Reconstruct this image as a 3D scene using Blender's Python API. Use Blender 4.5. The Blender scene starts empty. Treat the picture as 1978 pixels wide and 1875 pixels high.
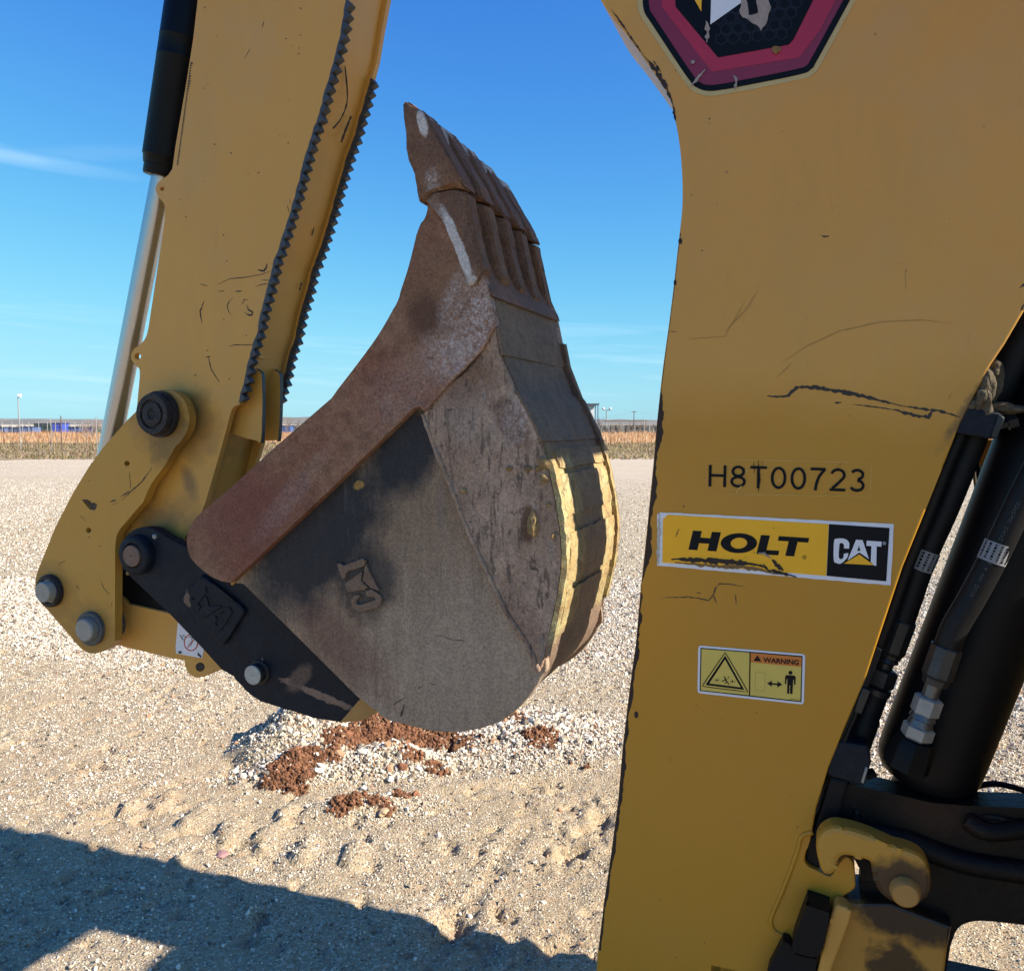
import bpy, bmesh, math, random
import numpy as np
from mathutils import Vector, Matrix
random.seed(7); np.random.seed(7)
sc = bpy.context.scene
COL = sc.collection
R = math.radians
# ------------------------------------------------------------------ camera
TH = R(21.0)                       # the machine stands turned 21 degrees
CT, ST = math.cos(TH), math.sin(TH)
CAMZ = 1.6
F = 1600.0; W0, H0 = 1978.0, 1875.0
PITCH = math.atan(119.5/F)
cam = bpy.data.cameras.new("camera"); co = bpy.data.objects.new("camera", cam); COL.objects.link(co)
cam.sensor_width = 36; cam.sensor_fit = 'HORIZONTAL'; cam.lens = 36*F/W0
cam.clip_start = 0.05; cam.clip_end = 6000
co.location = (0, 0, CAMZ); co.rotation_euler = (R(90)-PITCH, 0, 0)
sc.camera = co
# ------------------------------------------------------------------ light
SUN_AZ = R(-19.3)                  # direction the sun stands in, from +x towards +y
SUN_EL = math.atan(0.66)
sd = Vector((math.cos(SUN_EL)*math.cos(SUN_AZ), math.cos(SUN_EL)*math.sin(SUN_AZ), math.sin(SUN_EL)))
sl = bpy.data.lights.new("sun", 'SUN'); so = bpy.data.objects.new("sun", sl); COL.objects.link(so)
sl.energy = 5.0; sl.angle = R(0.5); sl.color = (1.0, 0.93, 0.82)
so.rotation_euler = sd.to_track_quat('Z', 'Y').to_euler(); so.location = (5, -3, 8)
wd = bpy.data.worlds.new("World"); sc.world = wd; wd.use_nodes = True
wn = wd.node_tree; wn.nodes.clear()
wd.cycles.sampling_method = 'MANUAL'; wd.cycles.sample_map_resolution = 512
sky = wn.nodes.new('ShaderNodeTexSky'); sky.sky_type = 'NISHITA'; sky.sun_disc = False
sky.sun_elevation = SUN_EL; sky.sun_rotation = R(90)-SUN_AZ
sky.altitude = 300; sky.air_density = 1.0; sky.dust_density = 0.35; sky.ozone_density = 3.0
EXPO = 1.08
K0 = 0.12*2**EXPO
def wmath(op, a, b=None, c=None):
    q = wn.nodes.new('ShaderNodeMath'); q.operation = op
    for i, v in enumerate((a, b, c)):
        if v is None: continue
        if hasattr(v, 'is_output'): wn.links.new(v, q.inputs[i])
        else: q.inputs[i].default_value = v
    return q.outputs[0]
sr = wn.nodes.new('ShaderNodeSeparateColor'); wn.links.new(sky.outputs[0], sr.inputs[0]); cr = wn.nodes.new('ShaderNodeCombineColor')
for ch, (p, a, c) in enumerate(((1.46, 0.42, 0.52), (1.34, 0.78, 0.96), (1.05, 1.30, 1.10))):   # a deeper, winter-clear blue over the whole dome
    v = wmath('MULTIPLY', wmath('POWER', wmath('MULTIPLY', sr.outputs[ch], K0), p), a)
    v = wmath('DIVIDE', v, wmath('SQRT', wmath('ADD', wmath('POWER', wmath('DIVIDE', v, c), 2.0), 1.0)))
    wn.links.new(wmath('DIVIDE', v, K0), cr.inputs[ch])
bg = wn.nodes.new('ShaderNodeBackground'); bg.inputs[1].default_value = 0.12
wo = wn.nodes.new('ShaderNodeOutputWorld')
# thin cirrus: one low wisp in the open sky and faint streaks near the horizon
tc = wn.nodes.new('ShaderNodeTexCoord'); sx = wn.nodes.new('ShaderNodeSeparateXYZ'); wn.links.new(tc.outputs['Generated'], sx.inputs[0])
az = wmath('ARCTAN2', sx.outputs[0], sx.outputs[1]); el = wmath('ARCSINE', sx.outputs[2])
cv = wn.nodes.new('ShaderNodeCombineXYZ'); wn.links.new(wmath('MULTIPLY', az, 5.0), cv.inputs[0]); wn.links.new(wmath('MULTIPLY', wmath('ADD', el, wmath('MULTIPLY', az, 0.05)), 70.0), cv.inputs[1])
nz = wn.nodes.new('ShaderNodeTexNoise'); nz.inputs['Scale'].default_value = 1.0; nz.inputs['Detail'].default_value = 5; nz.inputs['Roughness'].default_value = 0.55; nz.inputs['Distortion'].default_value = 0.4
wn.links.new(cv.outputs[0], nz.inputs[0])
def wblob(a0, e0, ra, re, slope):
    da = wmath('DIVIDE', wmath('SUBTRACT', az, a0), ra); de = wmath('DIVIDE', wmath('SUBTRACT', wmath('SUBTRACT', el, e0), wmath('MULTIPLY', wmath('SUBTRACT', az, a0), slope)), re)
    r = wmath('ADD', wmath('MULTIPLY', da, da), wmath('MULTIPLY', de, de)); return wmath('MAXIMUM', wmath('SUBTRACT', 1.0, r), 0.0)
wisp = wmath('MULTIPLY', wmath('ADD', wmath('MULTIPLY', wblob(-0.52, 0.262, 0.125, 0.0085, -0.04), 0.17), wmath('ADD', wmath('MULTIPLY', wblob(-0.58, 0.270, 0.09, 0.011, -0.10), 0.14), wmath('MULTIPLY', wblob(-0.46, 0.276, 0.10, 0.010, 0.15), 0.06))),
             wmath('MULTIPLY_ADD', nz.outputs[0], 1.6, 0.1))
low = wmath('MULTIPLY', wmath('MAXIMUM', wmath('SUBTRACT', nz.outputs[0], 0.50), 0.0), wmath('MULTIPLY', wblob(0.0, 0.07, 3.0, 0.07, 0.0), 1.3))
mx = wn.nodes.new('ShaderNodeMix'); mx.data_type = 'RGBA'; mx.inputs[7].default_value = (3.2, 4.3, 5.2, 1)
L = wn.links.new
L(cr.outputs[0], mx.inputs[6]); L(wmath('MINIMUM', wmath('ADD', wisp, low), 0.8), mx.inputs[0])
L(mx.outputs[2], bg.inputs[0]); L(bg.outputs[0], wo.inputs[0])
sc.view_settings.view_transform = 'Standard'; sc.view_settings.look = 'None'
sc.view_settings.exposure = EXPO; sc.view_settings.gamma = 1.0
sc.cycles.max_bounces = 5; sc.cycles.diffuse_bounces = 3; sc.cycles.glossy_bounces = 2; sc.cycles.transmission_bounces = 2

# ------------------------------------------------------------------ geometry of sight lines, used to size things
def ray(px, py):
    a = (px-W0/2)/F; b = -(py-H0/2)/F
    c, s = math.cos(PITCH), math.sin(PITCH)
    return Vector((a, c + s*b, -s + c*b))
def P(px, py, w):
    "point of the machine plane w (machine axes: u along the machine, w across, z up)"
    d = ray(px, py); k = w/(ST*d.x + CT*d.y)
    X, Y, Z = k*d.x, k*d.y, CAMZ + k*d.z
    return (CT*X - ST*Y, Z)
def at(px, py, dist):
    d = ray(px, py); k = dist/d.y
    return Vector((k*d.x, dist, CAMZ + k*d.z))
def gp(px, py, z=0.0):
    d = ray(px, py); k = (z-CAMZ)/d.z
    return Vector((k*d.x, k*d.y, z))
def zoomc(x0, y0, s, pts):
    return [(x0+p[0]/s, y0+p[1]/s) + tuple(p[2:]) for p in pts]

# ------------------------------------------------------------------ material toolkit
class M:
    def __init__(s, name):
        s.m = bpy.data.materials.new(name); s.m.use_nodes = True
        s.n = s.m.node_tree; s.n.nodes.clear()
        s.b = s.n.nodes.new('ShaderNodeBsdfPrincipled'); o = s.n.nodes.new('ShaderNodeOutputMaterial')
        s.n.links.new(s.b.outputs[0], o.inputs[0])
        s.tc = s.n.nodes.new('ShaderNodeTexCoord'); s.co = s.tc.outputs['Object']
        s._sep = None; s.h = None
    def link(s, a, i):
        if hasattr(a, 'is_output'): s.n.links.new(a, i)
        elif isinstance(a, (tuple, list)) and len(a) == 3 and i.type == 'RGBA': i.default_value = (*a, 1)
        else: i.default_value = a
    def sep(s):
        if not s._sep:
            q = s.n.nodes.new('ShaderNodeSeparateXYZ'); s.n.links.new(s.co, q.inputs[0]); s._sep = q.outputs
        return s._sep
    def math(s, op, a, b=0.0, c=None, clamp=False):
        q = s.n.nodes.new('ShaderNodeMath'); q.operation = op; q.use_clamp = clamp
        s.link(a, q.inputs[0]); s.link(b, q.inputs[1])
        if c is not None: s.link(c, q.inputs[2])
        return q.outputs[0]
    def mapping(s, scale=(1,1,1), rot=(0,0,0), loc=(0,0,0)):
        q = s.n.nodes.new('ShaderNodeMapping'); s.n.links.new(s.co, q.inputs[0])
        q.inputs['Scale'].default_value = scale; q.inputs['Rotation'].default_value = rot; q.inputs['Location'].default_value = loc
        return q.outputs[0]
    def noise(s, scale, detail=4, rough=0.55, vec=None, dist=0.0):
        q = s.n.nodes.new('ShaderNodeTexNoise'); s.n.links.new(vec if vec else s.co, q.inputs['Vector'])
        q.inputs['Scale'].default_value = scale; q.inputs['Detail'].default_value = detail
        q.inputs['Roughness'].default_value = rough; q.inputs['Distortion'].default_value = dist
        return q.outputs[0]
    def voro(s, scale, vec=None, out='Color', feature='F1', rnd=1.0):
        q = s.n.nodes.new('ShaderNodeTexVoronoi'); q.feature = feature; s.n.links.new(vec if vec else s.co, q.inputs['Vector'])
        q.inputs['Scale'].default_value = scale; q.inputs['Randomness'].default_value = rnd
        return q.outputs[out]
    def ramp(s, v, lo, hi, a=0.0, b=1.0, smooth=False):
        q = s.n.nodes.new('ShaderNodeMapRange'); q.clamp = True
        if smooth: q.interpolation_type = 'SMOOTHSTEP'
        s.link(v, q.inputs[0])
        for i, x in zip((1,2,3,4), (lo,hi,a,b)): q.inputs[i].default_value = x
        return q.outputs[0]
    def mix(s, f, a, b):
        q = s.n.nodes.new('ShaderNodeMix'); q.data_type = 'RGBA'
        s.link(f, q.inputs[0]); s.link(a, q.inputs[6]); s.link(b, q.inputs[7]); return q.outputs[2]
    def mul(s, c, f):
        q = s.n.nodes.new('ShaderNodeMix'); q.data_type = 'RGBA'; q.blend_type = 'MULTIPLY'; q.inputs[0].default_value = 1
        s.link(c, q.inputs[6]); s.link(f, q.inputs[7]); return q.outputs[2]
    def blob(s, u, z, ru, rz=None, rot=0.0, edge=0.35, nscale=12, namt=0.35):
        "1 inside an irregular patch centred on (u, z) of the machine plane, radii ru and rz"
        rz = rz or ru; X, Y, Z = s.sep()
        du = s.math('SUBTRACT', X, u); dz = s.math('SUBTRACT', Z, z)
        c, n = math.cos(rot), math.sin(rot)
        a = s.math('ADD', s.math('MULTIPLY', du, c/ru), s.math('MULTIPLY', dz, n/ru))
        b = s.math('ADD', s.math('MULTIPLY', du, -n/rz), s.math('MULTIPLY', dz, c/rz))
        r = s.math('SQRT', s.math('ADD', s.math('MULTIPLY', a, a), s.math('MULTIPLY', b, b)))
        nn = s.math('MULTIPLY', s.math('SUBTRACT', s.noise(nscale, 3, 0.65), 0.5), namt*2.6)
        return s.ramp(s.math('ADD', r, nn), 1+edge/2, 1-edge/2)
    def line(s, a, b, soft=0.02, nscale=14, namt=0.04):
        "1 on the left of the line a->b of the machine plane, with a ragged edge"
        X, Y, Z = s.sep(); dx, dz = b[0]-a[0], b[1]-a[1]; l = math.hypot(dx, dz); nx, nz = -dz/l, dx/l
        d = s.math('ADD', s.math('MULTIPLY', s.math('SUBTRACT', X, a[0]), nx), s.math('MULTIPLY', s.math('SUBTRACT', Z, a[1]), nz))
        nn = s.math('MULTIPLY', s.math('SUBTRACT', s.noise(nscale, 3, 0.65), 0.5), namt*2)
        return s.ramp(s.math('ADD', d, nn), -soft, soft)
    def out(s, col=None, rough=0.6, metal=0.0, coat=0.0, bump=None, bstr=0.3, bdist=0.002, spec=0.5, coatrough=0.08):
        if col is not None: s.link(col, s.b.inputs['Base Color'])
        s.link(rough, s.b.inputs['Roughness']); s.link(metal, s.b.inputs['Metallic'])
        s.link(spec, s.b.inputs['Specular IOR Level'])
        s.b.inputs['Coat Weight'].default_value = coat; s.b.inputs['Coat Roughness'].default_value = coatrough
        if bump is not None:
            q = s.n.nodes.new('ShaderNodeBump'); q.inputs['Strength'].default_value = bstr; q.inputs['Distance'].default_value = bdist
            s.n.links.new(bump, q.inputs['Height']); s.n.links.new(q.outputs[0], s.b.inputs['Normal'])
        return s.m
def flat(name, col, rough=0.5, metal=0.0, coat=0.0, amt=0.12, nscale=30, bump=0.0, spec=0.5):
    m = M(name); n = m.noise(nscale, 5, 0.6)
    c = m.mix(n, tuple(x*(1-amt) for x in col), tuple(min(1, x*(1+amt)) for x in col))
    return m.out(c, rough, metal, coat, bump=n if bump else None, bstr=bump, spec=spec)

# planes across the machine
WB = 1.386; BW = 0.40; WC = WB + BW/2         # bucket near side, width, centre plane
WS = 1.51; SW = 0.152                          # stick
WM = 1.50; MW = 0.19                           # boom
def PB(x, y): return P(x, y, WB)
def PM(x, y): return P(x, y, WM)
def PS(x, y): return P(x, y, WS)

def yellow(name, extra=None, sat=1.0):
    m = M(name)
    big = m.noise(2.2, 4, 0.5); fine = m.noise(160, 3, 0.6); streak = m.noise(9, 5, 0.6, m.mapping((1, 1, 0.25), (0, R(20), 0)))
    base = m.mix(big, (0.60, 0.290, 0.048), (0.68, 0.345, 0.068))
    base = m.mix(m.ramp(streak, 0.5, 0.8, 0, 0.30), base, (0.42, 0.27, 0.09))
    dust = m.ramp(m.noise(5, 6, 0.7), 0.48, 0.75, 0, 0.28)
    base = m.mix(dust, base, (0.49, 0.33, 0.17))
    rub = m.ramp(m.noise(14, 6, .8, m.mapping((1, 1, .35), (0, R(35), 0))), .60, .70, 0, .22)
    base = m.mix(rub, base, (0.34, 0.20, 0.06))
    spots = m.ramp(m.noise(55, 2, 0.5), 0.76, 0.79, 0, 0.5)
    base = m.mix(spots, base, (0.14, 0.075, 0.03))
    rough = m.ramp(big, 0.3, 0.7, 0.36, 0.5)
    if extra: base, rough = extra(m, base, rough)
    bump = m.math('ADD', m.math('MULTIPLY', m.noise(60, 3, 0.5), 0.5), m.math('MULTIPLY', fine, 0.12))
    return m.out(base, rough, 0, 0.16, bump=bump, bstr=0.09, bdist=0.0012, coatrough=0.22, spec=.35)
def ex_boom(m, c, r):
    # deeper lower tone imitates darker ground mirrored in the gloss, sky above
    a, b = PM(1500, 700), PM(1505, 860)
    X, Y, Z = m.sep()
    t = m.ramp(m.math('ADD', Z, m.math('MULTIPLY', m.math('SUBTRACT', m.noise(4.5, 4, 0.5), .5), 0.22)), a[1]+0.015, b[1]+0.03)
    c = m.mix(m.math('MULTIPLY', t, 0.72), c, (0.50, 0.228, 0.003))
    u, z = PM(1640, 1800); rust = m.blob(*PM(1745, 1850), 0.07, 0.10, 0.3, 0.8, 22, 0.55)
    c = m.mix(m.math('MULTIPLY', rust, 0.8), c, (0.05, 0.028, 0.018))
    mud = m.blob(*PM(1893, 765), 0.011, 0.075, R(-32), 0.9, 60, 0.6)
    c = m.mix(m.math('MULTIPLY', mud, 0.85), c, (0.07, 0.05, 0.03))
    return c, r
def ex_stick(m, c, r):
    for (px, py, ru, rz, k) in ((365, 930, .018, .035, .55), (372, 815, .06, .075, .5), (395, 1010, .05, .03, .45), (300, 1010, .07, .04, .5), (350, 975, .05, .03, .25)):
        b = m.blob(*PS(px, py), ru, rz, 0.5, 0.9, 26, 0.5); c = m.mix(m.math('MULTIPLY', b, k), c, (0.05, 0.04, 0.035))
    return c, r
def ex_link(m, c, r):
    b = m.blob(*P(330, 845, 1.47), .045, .075, -0.5, 0.5, 30, 0.4); c = m.mix(m.math('MULTIPLY', b, .85), c, (0.045, 0.032, 0.026))
    c = m.mix(.5, c, (0.44, 0.225, 0.02))  # deeper tone stands in for less sky mirrored low down
    for (px, py, q) in ((100, 1150, .075), (180, 1218, .07), (312, 800, .085)):
        b = m.blob(*P(px, py, 1.47), q, q, 0, 0.7, 30, 0.35); c = m.mix(m.math('MULTIPLY', b, .35), c, (0.06, 0.045, 0.03))
    return c, r
Y_BOOM = yellow("boom_paint", ex_boom); Y_STICK = yellow("stick_paint", ex_stick); Y_LINK = yellow("link_paint", ex_link); Y_PLAIN = yellow("yellow_paint")
def dirty_yellow(name, k=0.5):
    return yellow(name, lambda m, c, r: (m.mix(m.ramp(m.noise(4, 6, 0.65, m.mapping((1, 1, .4))), 0.3, 0.7, k*.5, k), c, (0.16, 0.105, 0.06)), 0.6))
Y_DIRTY = dirty_yellow("grimy_yellow_paint", 0.62)

def earth_metal(name, base, alt, patches, bumpsc=70, bstr=0.5, rough=0.72, fleck=None, stretch=None, metal=0.0, spec=0.3):
    m = M(name)
    v = m.mapping(*stretch) if stretch else None
    n1 = m.noise(7, 7, 0.72, v); n2 = m.noise(38, 6, 0.75, v); n3 = m.noise(230, 3, 0.75)
    c = m.mix(m.ramp(n1, 0.36, 0.62), base, alt)
    c = m.mix(m.ramp(n2, 0.42, 0.66, 0, 0.6), c, tuple(x*0.42 for x in base))
    c = m.mix(m.ramp(m.noise(21, 6, 0.8, v), 0.56, 0.66, 0, 0.35), c, tuple(min(1, x*1.55) for x in alt))
    for p in patches(m):
        c = m.mix(p[0], c, p[1])
    if fleck:
        f = m.ramp(m.noise(fleck[0], 5, 0.75), fleck[1], fleck[1]+0.05, 0, fleck[3]); c = m.mix(f, c, fleck[2])
    c = m.mul(c, m.mix(m.ramp(n3, .3, .7), (0.62, 0.62, 0.62), (1.38, 1.36, 1.34)))
    bump = m.math('ADD', m.math('MULTIPLY', m.noise(bumpsc, 5, 0.7), 0.9), m.math('ADD', m.math('MULTIPLY', n1, 1.2), m.math('MULTIPLY', n3, 0.25)))
    return m.out(c, rough, metal, 0, bump=bump, bstr=min(1, bstr*1.5), bdist=0.004, spec=spec)
def streaks(m, sc_, k, lo, hi, rot, strength, col):
    return (m.ramp(m.noise(sc_, 5, .75, m.mapping((1, 1, k), (0, rot, 0))), lo, hi, 0, strength), col)
WHITE = (0.62, 0.58, 0.55); GREY = (0.30, 0.26, 0.23)
def chalk(m, px, py, ru, rz, rot, k, nsc=90, thr=.5):
    b = m.blob(*PB(px, py), ru, rz, rot, 1.0, 14, 0.5)
    return (m.math('MULTIPLY', m.math('MULTIPLY', b, m.math('ADD', m.math('MULTIPLY', m.ramp(m.noise(nsc, 6, 0.85), thr-.05, thr+.16), .75), m.math('MULTIPLY', m.ramp(m.noise(nsc*2.7, 4, 0.8), .48, .66), .45))), k), WHITE)
M_BAND = earth_metal("rusty_side_bar", (0.265, 0.108, 0.060), (0.310, 0.175, 0.105), lambda m: [
    (m.math('MULTIPLY', m.blob(*PB(480, 1000), .13, .10, 0, .9, 12, .3), .75), (0.19, 0.062, 0.044)),
    (m.math('MULTIPLY', m.blob(*PB(840, 560), .08, .11, 0.4, .8, 15, .4), .65), (0.205, 0.105, 0.055)),
    (m.math('MULTIPLY', m.blob(*PB(822, 610), .035, .04, 0, .8, 18, .4), .7), (0.085, 0.040, 0.025)),
    chalk(m, 918, 618, .045, .075, -.6, .95, 120), chalk(m, 868, 690, .05, .045, -.7, .75, 130), chalk(m, 790, 745, .10, .05, .7, .32, 170), chalk(m, 878, 570, .02, .05, -.5, .8, 120), chalk(m, 840, 790, .10, .012, .75, .3, 150),
    chalk(m, 560, 960, .10, .02, .8, .22, 160, .45),
    ], 80, 0.55, fleck=(140, .66, (0.33, 0.27, 0.24), .4))
M_WEARP = earth_metal("worn_steel_wear_plate", (0.500, 0.355, 0.255), (0.350, 0.225, 0.150), lambda m: [
    (m.math('MULTIPLY', m.blob(*PB(985, 815), .028, .05, .5, .4, 20, .4), .8), (0.15, 0.07, 0.04)),
    (m.math('MULTIPLY', m.blob(*PB(900, 730), .07, .05, .6, 1, 12, .5), .8), (0.20, 0.105, 0.06)),
    (m.math('MULTIPLY', m.blob(*PB(990, 1240), .05, .09, .5, 1, 12, .5), .5), (0.18, 0.10, 0.07)),
    (m.math('MULTIPLY', m.blob(*PB(1018, 1012), .014, .034, 0, .3, 20, .3), .9), (0.13, 0.065, 0.035)),
    chalk(m, 1000, 805, .035, .04, -.4, .6, 110, .47), streaks(m, 85, .22, .54, .62, R(-28), .7, (0.075, 0.05, 0.04)), streaks(m, 60, .25, .58, .66, R(-28), .5, (0.34, 0.29, 0.25)), (m.math('MULTIPLY', m.blob(*PB(900, 800), .05, .05, 0, 1, 12, .5), .3), GREY),
    ], 95, 1.0, stretch=((1, 1, .55), (0, R(-28), 0)), fleck=(70, .60, (0.06, 0.042, 0.035), .75))
def side_patches(m):
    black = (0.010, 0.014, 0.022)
    a = m.line(PB(560, 1260), PB(880, 800), .022, 11, .055)
    return [streaks(m, 75, .05, .52, .66, R(4), .55, (0.44, 0.35, 0.27)), streaks(m, 110, .04, .55, .66, R(-6), .6, (0.085, 0.058, 0.042)), streaks(m, 26, .12, .5, .7, R(10), .4, (0.13, 0.08, 0.055)),
            (m.math('MULTIPLY', m.blob(*PB(800, 1030), .16, .20, 0, 1.2, 6, .4), .5), (0.215, 0.150, 0.095)),
            (m.math('MULTIPLY', m.blob(*PB(900, 1290), .20, .16, .4, 1.2, 8, .4), .6), (0.390, 0.300, 0.220)),
            (m.math('MULTIPLY', m.blob(*PB(640, 1245), .12, .05, -.7, .9, 12, .5), .7), (0.16, 0.08, 0.055)),
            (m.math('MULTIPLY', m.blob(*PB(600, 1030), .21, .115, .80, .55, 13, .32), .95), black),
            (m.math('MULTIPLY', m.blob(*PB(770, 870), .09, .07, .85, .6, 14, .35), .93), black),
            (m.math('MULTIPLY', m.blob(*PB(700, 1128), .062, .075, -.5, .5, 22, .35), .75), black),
            (m.math('MULTIPLY', m.blob(*PB(682, 938), .011, .008, .4, .4, 60, .6), 1), (0.30, 0.18, 0.05)),
            (m.math('MULTIPLY', m.ramp(m.noise(18, 6, .75, m.mapping((1, 1, .12), (0, R(-42), 0))), .60, .64, 0, .22), 1), (0.12, 0.12, 0.13))]
M_SIDE = earth_metal("worn_side_plate", (0.310, 0.200, 0.125), (0.385, 0.275, 0.190), side_patches, 60, 0.35, 0.58,
                     fleck=(60, .70, (0.07, 0.05, 0.045), .5), stretch=((1, 1, .35), (0, R(8), 0)))
def shell_patches(m):
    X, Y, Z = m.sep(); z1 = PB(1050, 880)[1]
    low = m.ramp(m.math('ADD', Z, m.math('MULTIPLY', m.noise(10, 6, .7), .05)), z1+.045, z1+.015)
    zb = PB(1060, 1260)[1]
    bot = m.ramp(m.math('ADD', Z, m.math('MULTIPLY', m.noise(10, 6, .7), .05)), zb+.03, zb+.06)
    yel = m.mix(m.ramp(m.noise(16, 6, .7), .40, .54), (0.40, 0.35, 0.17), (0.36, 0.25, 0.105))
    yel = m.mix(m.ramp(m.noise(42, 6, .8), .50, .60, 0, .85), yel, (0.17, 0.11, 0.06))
    wob = m.math('MULTIPLY', m.math('SUBTRACT', m.noise(25, 4, .7), .5), .05); yw = m.math('ABSOLUTE', m.math('SUBTRACT', m.math('ADD', Y, wob), WB+.215)); side = m.ramp(yw, .055, .095, .22, 1)  # yellow thinned mid-width: wear, and colour that deepens the boom's shadow
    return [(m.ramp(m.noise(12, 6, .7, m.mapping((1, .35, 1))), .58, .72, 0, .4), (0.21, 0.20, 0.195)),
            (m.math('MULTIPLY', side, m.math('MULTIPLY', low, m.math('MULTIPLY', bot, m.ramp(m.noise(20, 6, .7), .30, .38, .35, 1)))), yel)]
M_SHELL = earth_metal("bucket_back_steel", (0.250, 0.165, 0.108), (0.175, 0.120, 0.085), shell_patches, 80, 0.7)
M_TOOTH = earth_metal("clay_caked_tooth_steel", (0.250, 0.125, 0.068), (0.165, 0.092, 0.058), lambda m: [
    (m.math('MULTIPLY', m.blob(*PB(822, 243), .009, .026, .28, .25, 50, .35), .85), WHITE), chalk(m, 842, 350, .012, .02, .15, .9, 70, .5), (m.math('MULTIPLY', m.blob(*PB(884, 470), .011, .072, .40, .25, 40, .30), .85), WHITE), (m.math('MULTIPLY', m.blob(*PB(912, 542), .012, .008, .2, .3, 60, .5), .8), WHITE), chalk(m, 850, 440, .018, .04, .3, .6, 90, .46),
    chalk(m, 898, 530, .018, .02, .2, .8, 60, .46), (m.math('MULTIPLY', m.ramp(m.noise(11, 5, .7), .55, .7), .6), (0.075, 0.06, 0.055)),
    ], 70, 1.0)
def ear_patches(m):
    pk = (0.23, 0.155, 0.115)
    return [(m.blob(*PB(580, 1366), .085, .0085, R(-14), .3, 32, .75), pk), (m.blob(*PB(632, 1318), .011, .026, .5, .3, 40, .5), pk),
            (m.blob(*PB(318, 1168), .010, .017, .3, .3, 60, .5), (0.17, 0.115, 0.085)), (m.math('MULTIPLY', m.blob(*PB(535, 1330), .020, .035, -.7, .5, 30, .5), .8), (0.15, 0.10, 0.075)),
            (m.blob(*PB(461, 1300), .0035, .014, -.1, .3, 60, .4), (0.19, 0.12, 0.10))]
M_EAR = earth_metal("dark_blue_black_paint", (0.010, 0.014, 0.023), (0.013, 0.017, 0.026), ear_patches, 120, 0.25, 0.5, spec=.18)
M_BLACK = flat("black_paint", (0.006, 0.007, 0.009), 0.5, amt=.4, nscale=9, bump=.15, spec=.2)
M_BARREL = flat("satin_black_cylinder_paint", (0.0045, 0.005, 0.0065), 0.45, amt=.5, nscale=6, spec=.16)
M_CAST = earth_metal("greasy_black_casting", (0.004, 0.004, 0.005), (0.009, 0.007, 0.006), lambda m: [
    (m.math('MULTIPLY', m.blob(*P(1790, 1560, 1.55), .06, .03, 0, .9, 14, .5), .6), (0.045, 0.022, 0.013)), (m.ramp(m.noise(7, 5, .7), .62, .75, 0, .3), (0.030, 0.018, 0.012))], 60, .4, .5, spec=.2)
M_RUBBER = flat("hose_rubber", (0.007, 0.007, 0.008), 0.55, amt=.4, nscale=40, bump=.2, spec=.25)
M_CHROME = flat("chrome_rod", (0.50, 0.505, 0.515), 0.30, 1.0, amt=.06, nscale=5)
M_PALEPIN = flat("pale_pin_face", (0.42, 0.40, 0.35), 0.6, 0.1, amt=.3, nscale=90, bump=.2)
M_STEEL = flat("pin_steel", (0.30, 0.295, 0.27), 0.5, 0.25, amt=.3, nscale=60, bump=.15)
M_GSTEEL = flat("zinc_fitting", (0.13, 0.135, 0.145), 0.38, 0.75, amt=.3, nscale=50, bump=.15)
M_FERR = flat("phosphated_ferrule", (0.045, 0.048, 0.053), 0.4, 0.6, amt=.4, nscale=70, bump=.2)
M_DSTEEL = flat("dull_dark_fitting", (0.035, 0.037, 0.038), 0.42, 0.6, amt=.4, nscale=50, bump=.2)
M_GREASE = earth_metal("greasy_dark_collar", (0.022, 0.020, 0.022), (0.045, 0.034, 0.03), lambda m: [(m.ramp(m.noise(60, 5, .7), .58, .68, 0, .7), (0.085, 0.06, 0.045))], 110, .7, .45)
M_WASHER = earth_metal("grey_washer_steel", (0.13, 0.135, 0.135), (0.09, 0.09, 0.09), lambda m: [(m.ramp(m.noise(45, 5, .7), .6, .7, 0, .7), (0.03, 0.028, 0.026))], 120, .35, .5)
M_PINBROWN = flat("rust_brown_pin", (0.16, 0.105, 0.085), 0.5, 0.35, amt=.35, nscale=80, bump=.2)
M_BARE = flat("bare_bruised_steel", (0.062, 0.066, 0.075), 0.5, 0.35, amt=.5, nscale=60, bump=.4)
M_CHIP = flat("chipped_paint_rust", (0.036, 0.022, 0.015), 0.8, amt=.6, nscale=60)
M_SCR = flat("dark_scratch", (0.040, 0.030, 0.022), 0.7, amt=.5, nscale=80)
M_FAINT = flat("faint_scuff", (0.42, 0.22, 0.045), 0.6, amt=.3, nscale=80)
M_EMBLEM = earth_metal("worn_brown_emblem", (0.25, 0.165, 0.11), (0.19, 0.12, 0.08), lambda m: [], 90, .6, .6)
M_MUD = earth_metal("dry_mud", (0.27, 0.175, 0.075), (0.33, 0.225, 0.105), lambda m: [], 120, 1.0, .9)
M_NEST = earth_metal("grey_brown_mud_nest", (0.10, 0.078, 0.05), (0.14, 0.11, 0.07), lambda m: [], 140, 1.0, .95)
D_WHITE = flat("decal_white", (0.74, 0.75, 0.80), 0.35, amt=.05, coat=.2); D_YEL = flat("decal_yellow", (0.95, 0.47, 0.006), 0.4, amt=.06)
D_BLK = flat("decal_black", (0.005, 0.006, 0.009), 0.5, amt=.1, spec=.15); D_CREAM = flat("decal_pale_yellow", (0.66, 0.50, 0.10), 0.35, amt=.07, coat=.2)
D_ORG = flat("decal_orange", (0.62, 0.18, 0.02), 0.35, amt=.06, coat=.2); D_RED = flat("decal_red", (0.42, 0.012, 0.035), 0.35, amt=.25, nscale=7, coat=.3)
D_RED2 = flat("decal_deep_red", (0.22, 0.010, 0.030), 0.35, amt=.25, nscale=7, coat=.3); D_HEX = flat("decal_dark_honeycomb", (0.016, 0.020, 0.032), 0.5, amt=.1, spec=.15)
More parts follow.
